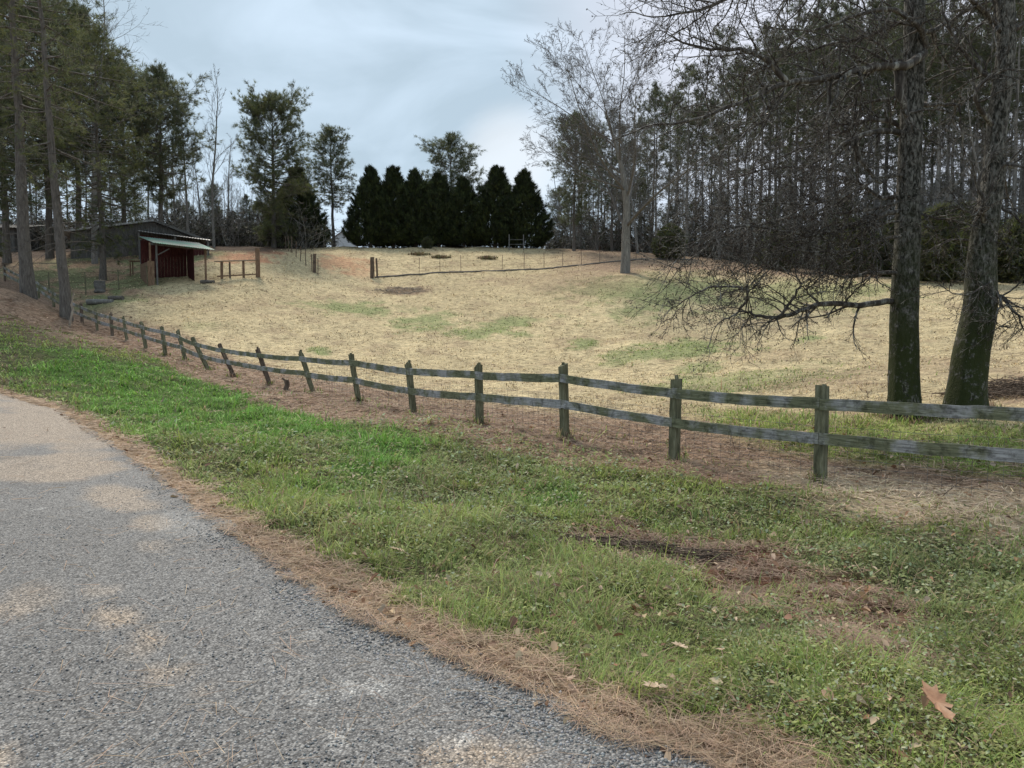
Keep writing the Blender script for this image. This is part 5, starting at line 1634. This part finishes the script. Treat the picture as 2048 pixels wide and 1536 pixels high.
# brush pile right of the leaning oak and twig pile in the field
def pile(name, px, py, rx, ry, hh, n, mat, label, seed, r=.012):
    x_, y_ = ground_hit(px, py)
    rg_ = random.Random(seed)
    T = Tubes()
    for i in range(n):
        a = rg_.uniform(0, 6.28); u = rg_.random() ** .5
        cx, cy_ = rx * u * math.cos(a), ry * u * math.sin(a)
        d = vnorm((rg_.gauss(0, 1), rg_.gauss(0, 1), rg_.gauss(0, .25)))
        L = rg_.uniform(.2, .8) * min(1, rx)
        zc = rg_.random() * hh * (1 - u) + .03
        base_z = gz(x_ + cx, y_ + cy_) - gz(x_, y_)
        p0 = (cx - d[0] * L / 2, cy_ - d[1] * L / 2, zc + base_z - d[2] * L / 4)
        p1 = (cx + rg_.gauss(0, .04), cy_ + rg_.gauss(0, .04), zc + base_z + .03)
        p2 = (cx + d[0] * L / 2, cy_ + d[1] * L / 2, zc + base_z + d[2] * L / 4)
        T.add([p0, p1, p2], [r, r * .8, r * .4], 3)
    o_ = link(name, T.mesh(name, mat))
    o_.location = (x_, y_, gz(x_, y_))
    return tag(o_, label, 'brush pile')
pile('brush_pile', 2020, 790, 1.2, .9, .4, 900, M['post_brown'], 'heap of brown twigs and dead stalks right of the leaning oak', 3, .008)
pile('brush_pile', 800, 582, 1.9, 1.3, .14, 200, M['pale_wood'], 'flat pile of sticks in the upper pasture', 4, .02)
pile('brush_pile', 1290, 1112, .75, .12, .06, 260, M['post_brown'], 'dark rotten sticks lying in the brown ditch patch of the verge', 5, .006)
for k, (px, py, lab) in enumerate([(880, 516, 'dark clod of dug earth on the crest near the cypress row'), (975, 519, 'low weedy tussock on the crest, rightmost'), (840, 512, 'small clod of dug earth, leftmost on the crest')]):
    x_, y_ = ground_hit(px, py)
    rg_ = random.Random(k)
    rs_ = np.random.RandomState(k)
    c = np.stack([rs_.normal(0, .4, 90), rs_.normal(0, .3, 90), np.abs(rs_.normal(0, .07, 90))], 1)
    V, tr, col = tufts(rs_, c, np.tile([[0, 0, 1.]], (90, 1)), 8, .22, .09, .8, [(.2, .14, .09), (.3, .24, .14), (.2, .2, .10)])
    o_ = link('tussock', mesh_np('tussock', V, tr, None, M['straw'], col)); o_.location = (x_, y_, gz(x_, y_))
    tag(o_, lab, 'tussock')

# fallen leaves one can make out near the camera
M['dead_leaf'] = mat_noise('dead_leaf', [(.3, (.34, .16, .09)), (.5, (.52, .27, .15)), (.7, (.66, .40, .25))], 2.2, (1, 1, 1), 4, .55, .25, .03)
M['tan_leaf'] = mat_noise('tan_leaf', [(.3, (.28, .19, .12)), (.5, (.46, .34, .23)), (.7, (.6, .47, .34))], 2.5, (1, 1, 1), 4, .7, .25, .03)
def leaf_mesh(col):
    out_ = [(0, -.5), (.03, -.42), (.16, -.36), (.10, -.26), (.30, -.16), (.16, -.06), (.36, .10), (.17, .14), (.27, .34), (.10, .30), (.0, .5), (-.11, .31), (-.26, .33), (-.17, .13), (-.37, .08), (-.15, -.05), (-.29, -.17), (-.10, -.25), (-.15, -.37), (-.03, -.42)]
    v_ = [(0, 0, .0)] + [(a, b_, .22 * abs(a) ** 1.3 * 1.6 + .12 * b_ * b_ + .03 * math.sin(a * 9)) for a, b_ in out_]
    n = len(out_)
    th = [(a, b_, c - .012) for a, b_, c in v_]
    f = [(0, 1 + i, 1 + (i + 1) % n) for i in range(n)]
    V = np.array(v_ + th)
    f2 = [(n + 1 + a, n + 1 + c, n + 1 + b_) for a, b_, c in f]
    return mesh_np('fallen_leaf', V, np.array(f + f2), None, M['dead_leaf' if col[0] > .52 else 'tan_leaf'], np.ones((len(V), 3)) * np.array(col))
lm = [leaf_mesh((.55, .26, .14)), leaf_mesh((.5, .36, .25)), leaf_mesh((.26, .15, .09))]
for px, py, s, rz, tx, k, lab in [(1870, 1500, .18, .45, .6, 0, 'large curled rust brown leaf in the grass at the bottom right'), (1310, 1420, .13, 1.9, .2, 1, 'pale tan oak leaf lying on the pine straw'), (1712, 1446, .11, 2.5, .4, 2, 'brown leaf in the grass left of the rust leaf'),
                                  (1360, 1304, .10, 1.2, .2, 1, 'tan folded leaf in the verge grass above the straw'), (1985, 1106, .12, .9, .5, 1, 'pale upright leaf among dark weeds at the right'), (795, 1132, .12, 1.7, .3, 2, 'dark brown leaf near the road edge'), (1575, 968, .10, .3, .2, 1, 'small pale leaf in front of the board fence'),
                                  (1440, 1340, .08, 2.9, .3, 2, 'small dark leaf between folded leaf and oak leaf')]:
    x_, y_ = ground_hit(px, py)
    o_ = link('fallen_leaf', lm[k]); o_.location = (x_, y_, gz(x_, y_) + (.13 if k == 0 else .08)); o_.scale = (s,) * 3; o_.rotation_euler = (tx, .15, rz)
    tag(o_, lab, 'leaf', 'fallen leaves on the verge')
# tall dry stalks by the fence
for k, (px, py, lab) in enumerate([(818, 800, 'dry bare weed stalk beside a fence post in the straw'), (1470, 905, 'arching dry stalk at the fence foot'), (1875, 1000, 'green leaning weed stalk in the pale straw at the right')]):
    x_, y_ = ground_hit(px, py)
    rg_ = random.Random(k + 50)
    T = [Tubes(), Tubes()]
    grow(rg_, T, (0, 0, -.02), vnorm((rg_.uniform(-.3, .3), 0, 1)), .55, .006, 2, dict(CT_, split=0), None, .002)
    o_ = link('weed_stalk', T[1].mesh('weed_stalk', M['post_brown'])); o_.location = (x_, y_, gz(x_, y_)); tag(o_, lab, 'weed')
print('objects', len(scene.objects), flush=True)
